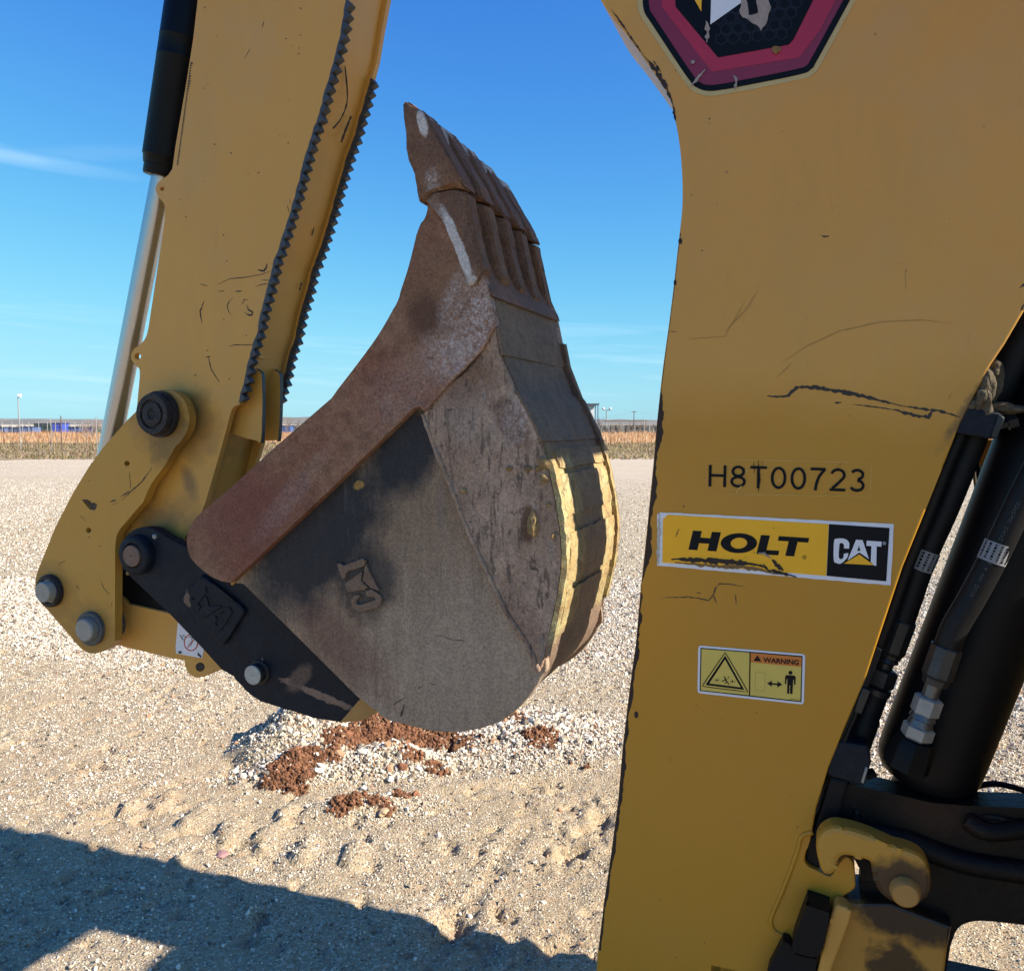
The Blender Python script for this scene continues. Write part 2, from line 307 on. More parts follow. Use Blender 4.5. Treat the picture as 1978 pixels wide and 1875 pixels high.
D_RIM = flat("decal_cream_rim", (0.52, 0.40, 0.17), 0.5, amt=.15); D_LINE = flat("clear_label_edge", (0.60, 0.36, 0.08), 0.3, amt=.1)
D_TORN = flat("torn_decal_paper", (0.33, 0.27, 0.24), 0.8, amt=.4, nscale=120); D_LABEL = flat("dusty_hose_label", (0.22, 0.225, 0.235), .6, amt=.3, nscale=90); D_SIGNRED = flat("decal_signal_red", (0.45, 0.03, 0.03), .4)

# ------------------------------------------------------------------ mesh toolkit
def setp(o, label=None, cat=None, group=None, kind=None):
    if label: o['label'] = label
    if cat: o['category'] = cat
    if group: o['group'] = group
    if kind: o['kind'] = kind
    return o
def link(name, me, mats, parent=None, smooth=None):
    for m in (mats if isinstance(mats, (list, tuple)) else [mats]): me.materials.append(m)
    o = bpy.data.objects.new(name, me); COL.objects.link(o)
    if parent: o.parent = parent
    if smooth is not None:
        me.polygons.foreach_set('use_smooth', [True]*len(me.polygons))
        me.set_sharp_from_angle(angle=R(smooth))
        if smooth == 20:                # plates: the big faces stay perfectly flat
            for p in me.polygons:
                if abs(p.normal.y) > .999: p.use_smooth = False
    return o
def fin(bm, name, mats, parent=None, smooth=None, recalc=True):
    if recalc: bmesh.ops.recalc_face_normals(bm, faces=bm.faces)
    me = bpy.data.meshes.new(name); bm.to_mesh(me); bm.free()
    return link(name, me, mats, parent, smooth)
def rounded(pts, closed=True, n=5):
    "pts: (x, y) corners or (x, y, 1) points the outline passes through smoothly"
    out = []; N = len(pts)
    for i in range(N if closed else N-1):
        p1, p2 = pts[i], pts[(i+1) % N]; p0 = pts[i-1] if (closed or i > 0) else p1
        p3 = pts[(i+2) % N] if (closed or i+2 < N) else p2
        out.append((p1[0], p1[1]))
        s1, s2 = len(p1) > 2, len(p2) > 2
        if not (s1 or s2): continue
        m1 = ((p2[0]-p0[0])/2, (p2[1]-p0[1])/2) if s1 else (p2[0]-p1[0], p2[1]-p1[1])
        m2 = ((p3[0]-p1[0])/2, (p3[1]-p1[1])/2) if s2 else (p2[0]-p1[0], p2[1]-p1[1])
        for k in range(1, n):
            t = k/n; a = 2*t**3-3*t*t+1; b = t**3-2*t*t+t; c = -2*t**3+3*t*t; d = t**3-t*t
            out.append(tuple(a*p1[j]+b*m1[j]+c*p2[j]+d*m2[j] for j in (0, 1)))
    if not closed: out.append((pts[-1][0], pts[-1][1]))
    return out
def circ(px, py, r, n=16, ry=None):
    ry = ry or r
    return [(px+r*math.cos(2*math.pi*k/n), py+ry*math.sin(2*math.pi*k/n)) for k in range(n)]
def ragged(pts, amp, step=6):
    "break a closed px outline into short uneven runs"
    out = []
    for i in range(len(pts)):
        a, b = pts[i], pts[(i+1) % len(pts)]; l = math.hypot(b[0]-a[0], b[1]-a[1]); n = max(1, int(l/step))
        for k in range(n):
            t = k/n; out.append((a[0]+(b[0]-a[0])*t+random.uniform(-amp, amp)*(k > 0), a[1]+(b[1]-a[1])*t+random.uniform(-amp, amp)*(k > 0)))
    return out
def plate(name, pts, w, thk, mat, parent=None, holes=(), bevel=0.0015, edge_mat=None, uz=False, smooth=20):
    "plate cut to an outline, standing across the machine between w and w+thk"
    loop = [p if uz else P(p[0], p[1], w) for p in pts]
    bm = bmesh.new()
    if holes:
        es = []
        for lp in [loop]+[[P(q[0], q[1], w) for q in h] for h in holes]:
            vs = [bm.verts.new((a, w, b)) for a, b in lp]
            es += [bm.edges.new((vs[i], vs[(i+1) % len(vs)])) for i in range(len(vs))]
        bmesh.ops.triangle_fill(bm, edges=es, use_beauty=True, use_dissolve=False, normal=(0, -1, 0))
        r = bmesh.ops.extrude_face_region(bm, geom=bm.faces[:])
        for v in [g for g in r['geom'] if isinstance(g, bmesh.types.BMVert)]: v.co.y += thk
    else:
        f = bm.faces.new([bm.verts.new((a, w, b)) for a, b in loop])
        rim = list(f.edges)
        r = bmesh.ops.extrude_face_region(bm, geom=[f])
        for v in [g for g in r['geom'] if isinstance(g, bmesh.types.BMVert)]: v.co.y += thk
        if bevel:
            rim = [e for e in bm.edges if all(abs(v.co.y-w) < 1e-7 for v in e.verts)]
            try: bmesh.ops.bevel(bm, geom=rim, offset=bevel, segments=2, affect='EDGES', profile=0.5)
            except Exception: pass
    bmesh.ops.recalc_face_normals(bm, faces=bm.faces)
    mats = [mat]
    if edge_mat:
        mats.append(edge_mat)
        for fc in bm.faces:
            if abs(fc.normal.y) < 0.9: fc.material_index = 1
    return fin(bm, name, mats, parent, smooth, False)
def sheet(bm, pts, w, mi=0):
    vs = [bm.verts.new((*P(p[0], p[1], w),)[:1] + (w,) + (*P(p[0], p[1], w),)[1:]) for p in pts]
    try: f = bm.faces.new(vs)
    except ValueError: return
    f.normal_update()
    if f.normal.y > 0: f.normal_flip()
    f.material_index = mi
def jag(bm, pts, width, w, mi=0, step=7, rough=0.5):
    "a torn or scratched stroke following pts (px)"
    path = []
    for i in range(len(pts)-1):
        a, b = pts[i], pts[i+1]; l = math.hypot(b[0]-a[0], b[1]-a[1]); n = max(1, int(l/step))
        for k in range(n):
            t = k/n; path.append((a[0]+(b[0]-a[0])*t, a[1]+(b[1]-a[1])*t))
    path.append(pts[-1]); L_, R_ = [], []
    for i, p in enumerate(path):
        q = path[min(i+1, len(path)-1)]; o = path[max(i-1, 0)]
        dx, dy = q[0]-o[0], q[1]-o[1]; l = math.hypot(dx, dy) or 1; nx, ny = -dy/l, dx/l
        e = min(1.0, 0.25+3*min(i, len(path)-1-i)/max(1, len(path)))
        h1 = width/2*e*random.uniform(1-rough, 1+rough); h2 = width/2*e*random.uniform(1-rough, 1+rough)
        L_.append((p[0]+nx*h1, p[1]+ny*h1)); R_.append((p[0]-nx*h2, p[1]-ny*h2))
    for i in range(len(path)-1):
        sheet(bm, [L_[i], L_[i+1], R_[i+1], R_[i]], w, mi)
def lathe(name, p0, p1, prof, mat, parent=None, n=40, smooth=40, mats=None):
    "prof: (t metres from p0 towards p1, radius[, material])"
    p0, p1 = Vector(p0), Vector(p1); ax = (p1-p0).normalized()
    a = ax.orthogonal().normalized(); b = ax.cross(a); bm = bmesh.new(); rings = []
    for q in prof:
        c = p0+ax*q[0]
        rings.append([bm.verts.new(c+(a*math.cos(2*math.pi*k/n)+b*math.sin(2*math.pi*k/n))*max(q[1], 1e-5)) for k in range(n)])
    for i in range(len(rings)-1):
        for k in range(n):
            f = bm.faces.new((rings[i][k], rings[i][(k+1) % n], rings[i+1][(k+1) % n], rings[i+1][k]))
            f.material_index = prof[i][2] if len(prof[i]) > 2 else 0
    bm.faces.new(rings[0][::-1]); bm.faces.new(rings[-1])
    return fin(bm, name, mats or [mat], parent, smooth)
def uwz(px, py, w):
    u, z = P(px, py, w); return Vector((u, w, z))
def pin(name, px, py, w, prof, mat, parent, mats=None, label=None, depth=.08):
    "prof: (proud metres towards the camera side, radius)"
    c = uwz(px, py, w)
    pr = [(depth-q[0],)+tuple(q[1:]) for q in prof]
    o = lathe(name, c+Vector((0, depth, 0)), c+Vector((0, -depth, 0)), [(0, prof[0][1])]+[(depth+q[0],)+tuple(q[1:]) for q in prof], mat, parent, mats=mats)
    if label: o['label'] = label
    return o
def tube(name, pts, r, mat, parent=None, n=14, caps=True, sub=6, ring_noise=0):
    P3 = [Vector(p) for p in pts]; path = []
    for i in range(len(P3)-1):
        p0, p1, p2, p3 = P3[max(i-1, 0)], P3[i], P3[i+1], P3[min(i+2, len(P3)-1)]
        for k in range(sub):
            t = k/sub; path.append(0.5*((2*p1)+(p2-p0)*t+(2*p0-5*p1+4*p2-p3)*t*t+(3*p1-p0-3*p2+p3)*t**3))
    path.append(P3[-1]); bm = bmesh.new(); rings = []; a = None
    for i, p in enumerate(path):
        d = (path[min(i+1, len(path)-1)]-path[max(i-1, 0)]).normalized()
        a = d.orthogonal().normalized() if a is None else (a-d*a.dot(d)).normalized(); b = d.cross(a)
        rr = r if not isinstance(r, (list, tuple)) else np.interp(i/(len(path)-1), np.linspace(0, 1, len(r)), r)
        rr *= 1+random.uniform(-ring_noise, ring_noise)
        rings.append([bm.verts.new(p+(a*math.cos(2*math.pi*k/n)+b*math.sin(2*math.pi*k/n))*rr) for k in range(n)])
    for i in range(len(rings)-1):
        for k in range(n): bm.faces.new((rings[i][k], rings[i][(k+1) % n], rings[i+1][(k+1) % n], rings[i+1][k]))
    if caps: bm.faces.new(rings[0][::-1]); bm.faces.new(rings[-1])
    return fin(bm, name, mat, parent, 50)
def box(bm, lo, hi, mi=0, mat=None):
    m = Matrix.Translation([(a+b)/2 for a, b in zip(lo, hi)]) @ Matrix.Diagonal([abs(b-a) for a, b in zip(lo, hi)]+[1])
    r = bmesh.ops.create_cube(bm, size=1, matrix=(mat @ m) if mat else m)
    for f in {f for v in r['verts'] for f in v.link_faces}: f.material_index = mi
def boxobj(name, lo, hi, mat, parent=None, bevel=.004, xf=None):
    bm = bmesh.new(); box(bm, lo, hi, mat=xf)
    if bevel: bmesh.ops.bevel(bm, geom=bm.edges[:], offset=bevel, segments=2, affect='EDGES')
    return fin(bm, name, mat, parent, 35)
def clod(name, c, r, mat, parent=None, seed=0, amp=.35, squash=(1, 1, 1), sub=3):
    rnd = np.random.RandomState(seed); bm = bmesh.new(); bmesh.ops.create_icosphere(bm, subdivisions=sub, radius=1)
    ks = rnd.normal(size=(14, 3))*2.6; ph = rnd.uniform(0, 6.28, 14); am = rnd.uniform(.2, 1, 14)
    for v in bm.verts:
        p = np.array(v.co); d = 1+amp*float(np.sum(am*np.sin(ks@p*1.2+ph)))/4.5 + rnd.uniform(-.05, .05)
        v.co = Vector((p[0]*d*squash[0]*r, p[1]*d*squash[1]*r, p[2]*d*squash[2]*r))+Vector(c)
    return fin(bm, name, mat, parent, 30)
def text_polys(s, bold=0.0, shear=0.0):
    cu = bpy.data.curves.new("t", 'FONT'); cu.body = s; cu.offset = bold; cu.shear = shear; cu.resolution_u = 3
    o = bpy.data.objects.new("t", cu); COL.objects.link(o)
    dg = bpy.context.evaluated_depsgraph_get(); dg.update()
    me = bpy.data.meshes.new_from_object(o.evaluated_get(dg))
    V = [tuple(v.co[:2]) for v in me.vertices]; Fc = [tuple(p.vertices) for p in me.polygons]
    bpy.data.objects.remove(o); bpy.data.curves.remove(cu); bpy.data.meshes.remove(me)
    xs = [v[0] for v in V]; ys = [v[1] for v in V]; x0, x1, y0, y1 = min(xs), max(xs), min(ys), max(ys)
    return [((v[0]-x0)/(x1-x0), (v[1]-y0)/(y1-y0)) for v in V], Fc
def quadmap(q, s, t):
    "q: TL, TR, BR, BL in px; s to the right, t upwards"
    TL, TR, BR, BL = q
    return tuple((1-s)*((1-t)*BL[j]+t*TL[j])+s*((1-t)*BR[j]+t*TR[j]) for j in (0, 1))
def text(bm, s, q, w, mi=0, bold=0.0, shear=0.0):
    V, Fc = text_polys(s, bold, shear)
    vs = []
    for v in V:
        px, py = quadmap(q, *v); u, z = P(px, py, w); vs.append(bm.verts.new((u, w, z)))
    for f in Fc:
        try: g = bm.faces.new([vs[i] for i in f])
        except ValueError: continue
        g.normal_update()
        if g.normal.y > 0: g.normal_flip()
        g.material_index = mi
def strokes(bm, s, q, w, mi=0, t=.135):
    "plain grotesque lettering drawn as strokes; q: TL TR BR BL of the whole word"
    H = t/2; wd = {'H':.74,'8':.66,'T':.70,'0':.66,'7':.66,'2':.66,'3':.66}; gap = .17; tot = sum(wd[c] for c in s)+gap*(len(s)-1); x0 = 0
    arc = lambda cx, cy, rx, ry, a, b, n=14: [(cx+rx*math.cos(R(a+(b-a)*k/n)), cy+ry*math.sin(R(a+(b-a)*k/n))) for k in range(n+1)]
    for c in s:
        W_ = wd[c]; S = []
        if c == 'H': S = [[(H,0),(H,1)], [(W_-H,0),(W_-H,1)], [(H,.52),(W_-H,.52)]]
        if c == 'T': S = [[(0,1-H),(W_,1-H)], [(W_/2,0),(W_/2,1-H)]]
        if c == '0': S = [arc(W_/2,.5,W_/2-H,.5-H,0,360,28)]
        if c == '7': S = [[(0,1-H),(W_-H*.4,1-H)], [(W_-H*.9,1-H),(W_*.56,.62),(W_*.40,.30),(W_*.34,0)]]
        if c == '8': S = [arc(W_/2,.735,W_/2-H-.04,.265-H*.95,0,360,22), arc(W_/2,.27,W_/2-H,.27-H*.95,0,360,22)]
        if c == '2': S = [arc(W_/2,.70,W_/2-H,.30-H,165,-28,12)+[(W_*.52,.34),(W_*.16,.12)], [(0,H*.98),(W_,H*.98)]]
        if c == '3': S = [arc(W_*.47,.745,W_*.40-H*.4,.255-H,155,-82,12), arc(W_*.47,.275,W_/2-H,.275-H,88,-158,14)]
        for P_ in S:
            L_, R_ = [], []
            for i, p in enumerate(P_):
                a, b = P_[max(i-1,0)], P_[min(i+1,len(P_)-1)]; dx, dy = b[0]-a[0], b[1]-a[1]; l = math.hypot(dx, dy) or 1
                L_.append((p[0]-dy/l*H, p[1]+dx/l*H)); R_.append((p[0]+dy/l*H, p[1]-dx/l*H))
            for i in range(len(P_)-1):
                sheet(bm, [quadmap(q, (x0+a)/tot, b) for a, b in (L_[i], L_[i+1], R_[i+1], R_[i])], w, mi)
        x0 += W_+gap
def fillpoly(bm, loops, w, mi=0):
    "polygon with holes as a flat print"
    es = []
    for lp in loops:
        vs = [bm.verts.new((P(p[0], p[1], w)[0], w, P(p[0], p[1], w)[1])) for p in lp]
        es += [bm.edges.new((vs[i], vs[(i+1) % len(vs)])) for i in range(len(vs))]
    r = bmesh.ops.triangle_fill(bm, edges=es, use_beauty=True, normal=(0, -1, 0))
    for g in r['geom']:
        if isinstance(g, bmesh.types.BMFace):
            g.material_index = mi; g.normal_update()
            if g.normal.y > 0: g.normal_flip()
def decal(bm, name, mats, parent, label=None):
    o = fin(bm, name, mats, parent, recalc=False)
    if label: o['label'] = label
    return o
EPS = 0.0005
#==PART2==
# =================================================================== BACKHOE
hoe = bpy.data.objects.new("backhoe_loader", None); COL.objects.link(hoe)
hoe.rotation_euler = (0, 0, -TH)
setp(hoe, "yellow backhoe digger with rust brown toothed bucket curled up under its scratched stick", "backhoe")
# ---------------- boom
boom_px = [(650,-880),(800,-720,1),(960,-420,1),(1080,-160,1),(1160,0,1),(1209,66,1),(1258,134,1),(1293,190,1),(1306,240,1),(1314,291,1),(1318,345,1),(1318,400,1),(1313,450,1),(1308,493),
    (1301,557),(1293,621),(1282,700),(1276,750),(1268,820),(1263,888),(1250,1020),(1237,1143),(1228,1240),(1216,1330),(1203,1440),(1193,1550),(1180,1650),(1165,1750),(1155,1840),(1146,1960),(1140,2060,1),(1180,2180,1),(1290,2250,1),(1420,2260,1),(1540,2180,1),
    (1592,2060),(1590,1880),(1600,1762),(1614,1738),(1649,1718,1),(1652,1700,1),(1647,1665,1),(1632,1655,1),(1618,1672,1),(1604,1692,1),(1581,1682),(1560,1671,1),(1555,1654,1),(1568,1613),(1577,1560),
    (1601,1481),(1633,1401),(1671,1313),(1708,1200),(1743,1096),(1788,984),(1820,904),(1855,817),(1887,754),(1913,706),(1941,664),(1978,600),(2050,470),(2140,300),(2210,100),(2200,-100,1),(2120,-460,1),(1800,-860,1),(1350,-1090,1),(950,-1150,1),(700,-1120,1),(600,-1040,1),(600,-930,1)]
boom = plate("boom", rounded(boom_px), WM, MW, Y_BOOM, hoe, bevel=.003)
# edge chips, scuffs and scratches (wear with a shape of its own)
bm = bmesh.new(); w = WM-EPS*1
edge = [p[:2] for p in boom_px[12:29]]
pth = []
for i in range(len(edge)-1):
    a, b = edge[i], edge[i+1]; n = max(1, int(math.hypot(b[0]-a[0], b[1]-a[1])/5))
    pth += [(a[0]+(b[0]-a[0])*k/n, a[1]+(b[1]-a[1])*k/n) for k in range(n)]
wd_ = [0.0]*len(pth); s = 2.0
for i, p in enumerate(pth):
    tgt = 1.0 if p[1] < 760 else (9 if p[1] < 1260 else 5)
    s = max(0.6, min(tgt*1.6, s+random.uniform(-2.2, 2.2)*(tgt/8)+(tgt-s)*.12)); wd_[i] = s
for i in range(len(pth)-1):
    sheet(bm, [(pth[i][0]+.8, pth[i][1]), (pth[i][0]+.8+wd_[i], pth[i][1]), (pth[i+1][0]+.8+wd_[i+1], pth[i+1][1]), (pth[i+1][0]+.8, pth[i+1][1])], w)
for (cx, cy, rx, ry, rot) in ((1231,1262,4,15,.2),(1314,466,4,6,0),(1304,546,3,6,0),(1229,1380,4,7,0),(1206,1480,4,9,0)):
    sheet(bm, ragged(circ(cx, cy, rx, 9, ry), 1.5, 4), w-EPS*.4)
for pts, wdt in (([(1180,18),(1204,50),(1221,76),(1244,108)],3),([(1244,108),(1268,138),(1286,166),(1299,200)],7),([(1299,200),(1305,235)],4),([(1262,118),(1276,140)],4)):
    jag(bm, pts, wdt, w-EPS*.5, step=4, rough=.8)
decal(bm, "edge_chips", [M_CHIP], boom)["kind"] = "stuff"
bm = bmesh.new()
jag(bm, [(1482,765),(1502,766),(1524,764),(1538,748),(1560,747),(1620,755),(1690,771),(1742,784)], 7, w, step=5, rough=.6)
jag(bm, [(1742,784),(1795,792),(1812,793),(1850,804),(1858,808)], 4, w-EPS*.3, step=5, rough=.8)
jag(bm, [(1612,778),(1626,777)], 3.5, w, step=4); jag(bm, [(1646,781),(1690,786),(1732,792)], 2.4, w, step=5, rough=.7)
jag(bm, [(1725,791),(1765,801),(1793,806),(1800,795),(1810,792)], 6, w-EPS*.2, step=5, rough=.7)
jag(bm, [(1272,1157),(1285,1154),(1330,1153),(1358,1157),(1368,1160),(1378,1150),(1382,1136),(1390,1127),(1410,1128),(1442,1134)], 1.8, w, step=5, rough=.8)
jag(bm, [(1370,1155),(1377,1147),(1385,1167)], 1.5, w); jag(bm, [(1418,1149),(1421,1150),(1422,1167)], 1.8, w); jag(bm, [(1345,1144),(1355,1146)], 1.5, w, step=3, rough=.9)
jag(bm, [(1585,454),(1592,457),(1602,456)], 3, w, step=3, rough=.7); jag(bm, [(1292,640),(1307,641)], 1.6, w); jag(bm, [(1968,556),(1985,548)], 4, w, step=4, rough=.8)
jag(bm, [(1972,600),(1984,578)], 4, w, step=4, rough=.8)
for k in range(34):
    x, y = random.uniform(1240, 1880), random.uniform(220, 1860)
    if y > 900 and x > 1560-(y-900)*.1+160: continue
    if y < 700 or x < 1700: sheet(bm, ragged(circ(x, y, random.uniform(.8, 1.8), 6), .5, 2), w)
decal(bm, "scratches", [M_SCR], boom)["kind"] = "stuff"
bm = bmesh.new()
for pts, wdt in (([(1510,700),(1560,668),(1620,640),(1700,622),(1780,618),(1840,625)],2.2),([(1400,640),(1440,600),(1465,560)],2.5),([(1500,730),(1530,700)],2.5),([(1748,520),(1750,560)],1.6),([(1330,655),(1400,650),(1440,580)],1.6)):
    jag(bm, pts, wdt, w, step=9, rough=.5)
decal(bm, "faint_scuffs", [M_FAINT], boom)["kind"] = "stuff"
# weld bead round the foot of the boom
tube("weld_bead", [uwz(x, y, WM) for x, y in ((1570,1607),(1549,1614),(1541,1640),(1527,1680),(1508,1728),(1491,1768),(1490,1786),(1498,1799),(1519,1810),(1521,1822))], .0042, Y_BOOM, boom, n=8, ring_noise=.08)
# ---- number label
def GZ(p): return zoomc(1230, 850, 3.409, p)
bm = bmesh.new(); w = WM-EPS*2
for a, b in (((452,122),(1545,150)),((1545,150),(1538,372)),((452,122),(462,352)),((462,352),(1538,372))):
    jag(bm, GZ([a, b]), 1.2, w, 1, step=12, rough=.4)
strokes(bm, "H8T00723", GZ([(475,163),(1508,190),(1503,343),(472,305)]), w-EPS, 0, .12)
jag(bm, GZ([(770,140),(775,215)]), 1.5, w-EPS*2, 0); jag(bm, GZ([(800,135),(805,260),(800,340)]), 4, w-EPS*2, 0, step=5, rough=.9); jag(bm, GZ([(690,300),(665,330)]), 3, w-EPS*2, 1, step=3, rough=.9)
jag(bm, GZ([(825,140),(828,185)]), 2, w-EPS*2, 0); jag(bm, GZ([(1345,150),(1320,190)]), 1.5, w-EPS*2, 0)
for x, y in ((725,200),(660,340),(1243,362),(940,262)): sheet(bm, ragged(circ(*GZ([(x, y)])[0], 2.2, 7), 1, 2), w-EPS*2.4, 1)
decal(bm, "serial_number_label", [D_BLK, D_LINE], boom)
# ---- dealer sticker
bm = bmesh.new(); w = WM-EPS*2
sheet(bm, ragged(GZ([(150,478),(150,474),(1693,552),(1672,955),(133,826),(134,490)]), .5, 14), w, 0)
sheet(bm, GZ([(205,490),(1264,552),(1248,893),(168,805),(172,520)]), w-EPS, 1)
sheet(bm, GZ([(1266,552),(1665,578),(1643,929),(1250,893)]), w-EPS, 2)
jag(bm, GZ([(148,480),(146,600),(140,700),(140,820)]), 6, w-EPS*1.5, 6, step=5, rough=.6)
lb = (340, 720); rt = ((1085-340)/5.63, (770-720)/5.63)     # baseline of the word
u1 = (30.0, -125.0); rx = (128.0, 8.2)
def LT(p): return GZ([(lb[0]+x*rx[0]+y*u1[0], lb[1]+x*rx[1]+y*u1[1]) for x, y in p])
fillpoly(bm, [LT([(0,0),(.46,0),(.46,.37),(.98,.37),(.98,0),(1.44,0),(1.44,1),(.98,1),(.98,.66),(.46,.66),(.46,1),(0,1)])], w-EPS*2, 2)
el = lambda cx, cy, a, b, n=36: [(cx+a*math.cos(6.28318*k/n), cy+b*math.sin(6.28318*k/n)) for k in range(n)]
fillpoly(bm, [LT(el(2.48,.5,.93,.52)), LT(el(2.48,.5,.42,.29))], w-EPS*2, 2)
fillpoly(bm, [LT([(3.50,0),(4.62,0),(4.62,.24),(3.96,.24),(3.96,1),(3.50,1)])], w-EPS*2, 2)
fillpoly(bm, [LT([(4.98,0),(5.44,0),(5.44,.76),(5.98,.76),(5.98,1),(4.42,1),(4.42,.76),(4.98,.76)])], w-EPS*2, 2)
sheet(bm, GZ(circ(1104,770,13,14)), w-EPS*2, 2); sheet(bm, GZ(circ(1104,770,9,12)), w-EPS*2.5, 1); text(bm, "R", GZ([(1100,764),(1108,765),(1108,776),(1100,776)]), w-EPS*3, 2)
CATC = [(1318,648,1),(1370,650,1),(1398,674,1),(1398,714),(1364,712),(1364,688,1),(1350,676,1),(1338,680,1),(1334,692,1),(1330,766,1),(1340,782,1),(1354,780,1),(1362,766,1),(1363,748),(1393,742),(1386,772,1),(1346,811,1),(1314,808,1),(1297,786,1),(1299,668,1)]
CATA = [(1444,655),(1487,658),(1529,782),(1466,739),(1388,792)]; CATH = [(1463,694),(1473,728),(1451,729)]
CATT = [(1514,661),(1613,668),(1611,701),(1580,699),(1577,826),(1566,826),(1541,803),(1545,697),(1512,695)]
CATY = [(1364,812),(1465,752),(1563,823)]
fillpoly(bm, [GZ(rounded(CATC, n=4))], w-EPS*2, 0); fillpoly(bm, [GZ(CATA), GZ(CATH)], w-EPS*2, 0); fillpoly(bm, [GZ(CATT)], w-EPS*2, 0); sheet(bm, GZ(CATY), w-EPS*2, 1)
text(bm, "®", GZ([(1620,668),(1642,669),(1641,690),(1619,689)]), w-EPS*2, 0)
jag(bm, GZ([(228,785),(260,782),(350,786),(450,793),(560,800),(680,806),(750,815),(800,822),(850,838)]), 9, w-EPS*3, 3, step=5, rough=.55)
jag(bm, GZ([(250,805),(400,818),(560,832),(700,838),(800,850),(880,872),(960,885)]), 6, w-EPS*2.6, 4, step=5, rough=.8)
jag(bm, GZ([(830,815),(862,855),(930,868),(1000,885),(1050,902)]), 5, w-EPS*3, 3, step=4, rough=.9)
jag(bm, GZ([(890,785),(930,830),(965,860)]), 7, w-EPS*3.2, 3, step=4, rough=.5); jag(bm, GZ([(800,742),(840,745),(880,778)]), 5, w-EPS*3.2, 5, step=4, rough=.8)
jag(bm, GZ([(258,640),(268,600),(282,582)]), 2.6, w-EPS*3, 4, step=4, rough=.8); jag(bm, GZ([(900,572),(903,588)]), 2.5, w-EPS*3, 3); jag(bm, GZ([(765,735),(778,745)]), 2.5, w-EPS*3, 3); jag(bm, GZ([(708,768),(735,772)]), 2, w-EPS*3, 4)
M_TEARB = flat("torn_sticker_brown", (0.22, 0.12, 0.04), .8, amt=.6, nscale=150)
decal(bm, "dealer_sticker", [D_WHITE, D_YEL, D_BLK, M_CHIP, M_TEARB, D_TORN, flat("sticker_curl_silver", (.4, .42, .42), .25, .3)], boom)
# ---- warning sticker
bm = bmesh.new()
def rq(q, r, n=4):
    out = []
    for i in range(4):
        p, a, b = q[i], q[i-1], q[(i+1) % 4]
        la, lb_ = math.dist(p, a), math.dist(p, b)
        s0 = (p[0]+(a[0]-p[0])*r/la, p[1]+(a[1]-p[1])*r/la); s1 = (p[0]+(b[0]-p[0])*r/lb_, p[1]+(b[1]-p[1])*r/lb_)
        out += [tuple((1-t)**2*s0[j]+2*t*(1-t)*p[j]+t*t*s1[j] for j in (0, 1)) for t in np.linspace(0, 1, n)]
    return out
sheet(bm, GZ(rq([(405,1350),(1110,1408),(1100,1740),(399,1664)], 22)), w, 0)
sheet(bm, GZ([(420,1366),(1092,1420),(1084,1724),(414,1650)]), w-EPS, 2)
sheet(bm, GZ([(427,1373),(742,1398),(738,1678),(421,1645)]), w-EPS*2, 1); sheet(bm, GZ([(751,1399),(1086,1427),(1077,1716),(747,1679)]), w-EPS*2, 1)
sheet(bm, GZ([(751,1399),(1086,1427),(1083,1493),(750,1462)]), w-EPS*3, 3)
text(bm, "WARNING", GZ([(834,1428),(1069,1447),(1066,1481),(832,1462)]), w-EPS*4, 2, bold=.03)
sheet(bm, GZ([(795,1415),(820,1457),(768,1452)]), w-EPS*4, 2); jag(bm, GZ([(795,1428),(794,1442)]), 1.3, w-EPS*5, 3, step=3, rough=.1)
sheet(bm, GZ(rounded([(582,1402,1),(594,1412,1),(724,1636,1),(718,1654,1),(700,1655,1),(450,1624,1),(436,1612,1),(443,1594,1),(570,1410,1)], n=4)), w-EPS*3, 2)
sheet(bm, GZ(rounded([(582,1408,1),(590,1416,1),(718,1638,1),(712,1648,1),(700,1649,1),(452,1619,1),(443,1610,1),(449,1597,1),(574,1416,1)], n=4)), w-EPS*3.6, 1)
sheet(bm, GZ([(582,1417),(708,1643),(452,1611)]), w-EPS*4.2, 2); sheet(bm, GZ([(581,1444),(684,1626),(478,1600)]), w-EPS*4.8, 1)
wi = w-EPS*6
for pts, t in (([(503,1576),(530,1580)],2),([(540,1566),(539,1592)],2),([(655,1590),(628,1587)],2),([(620,1573),(619,1602)],2),([(556,1588),(572,1582),(588,1580)],2.4),([(574,1550),(582,1570),(596,1590)],3),([(588,1580),(604,1568)],2),([(578,1605),(590,1590),(600,1596),(606,1612)],2.4)):
    jag(bm, GZ(pts), t, wi, 2, step=8, rough=.05)
sheet(bm, GZ([(524,1570),(536,1579),(522,1588)]), wi, 2); sheet(bm, GZ([(634,1578),(622,1588),(634,1597)]), wi, 2); sheet(bm, GZ(circ(603,1560,5,8)), wi, 2)
for a, b in (((782,1525),(845,1530)),((845,1530),(842,1651)),((842,1651),(779,1646)),((779,1646),(782,1525))): jag(bm, GZ([a, b]), 1.0, w-EPS*3, 2, step=30, rough=0)
sheet(bm, GZ([(858,1600),(892,1582),(888,1598),(928,1602),(926,1586),(958,1608),(924,1628),(926,1612),(888,1608),(890,1622)]), w-EPS*3, 2)
sheet(bm, GZ(circ(1012,1530,13,14)), w-EPS*3, 2)
fillpoly(bm, [GZ([(985,1545),(1038,1549),(1047,1560),(1045,1610),(1036,1610),(1034,1575),(1030,1575),(1025,1670),(1010,1670),(1010,1612),(1006,1612),(1004,1668),(990,1667),(992,1572),(987,1572),(984,1605),(975,1605),(977,1556)])], w-EPS*3, 2)
text(bm, "360-1363-1", GZ([(1012,1699),(1072,1705),(1072,1711),(1012,1705)]), w-EPS*3, 2)
decal(bm, "warning_sticker", [D_WHITE, D_CREAM, D_BLK, D_ORG], boom)
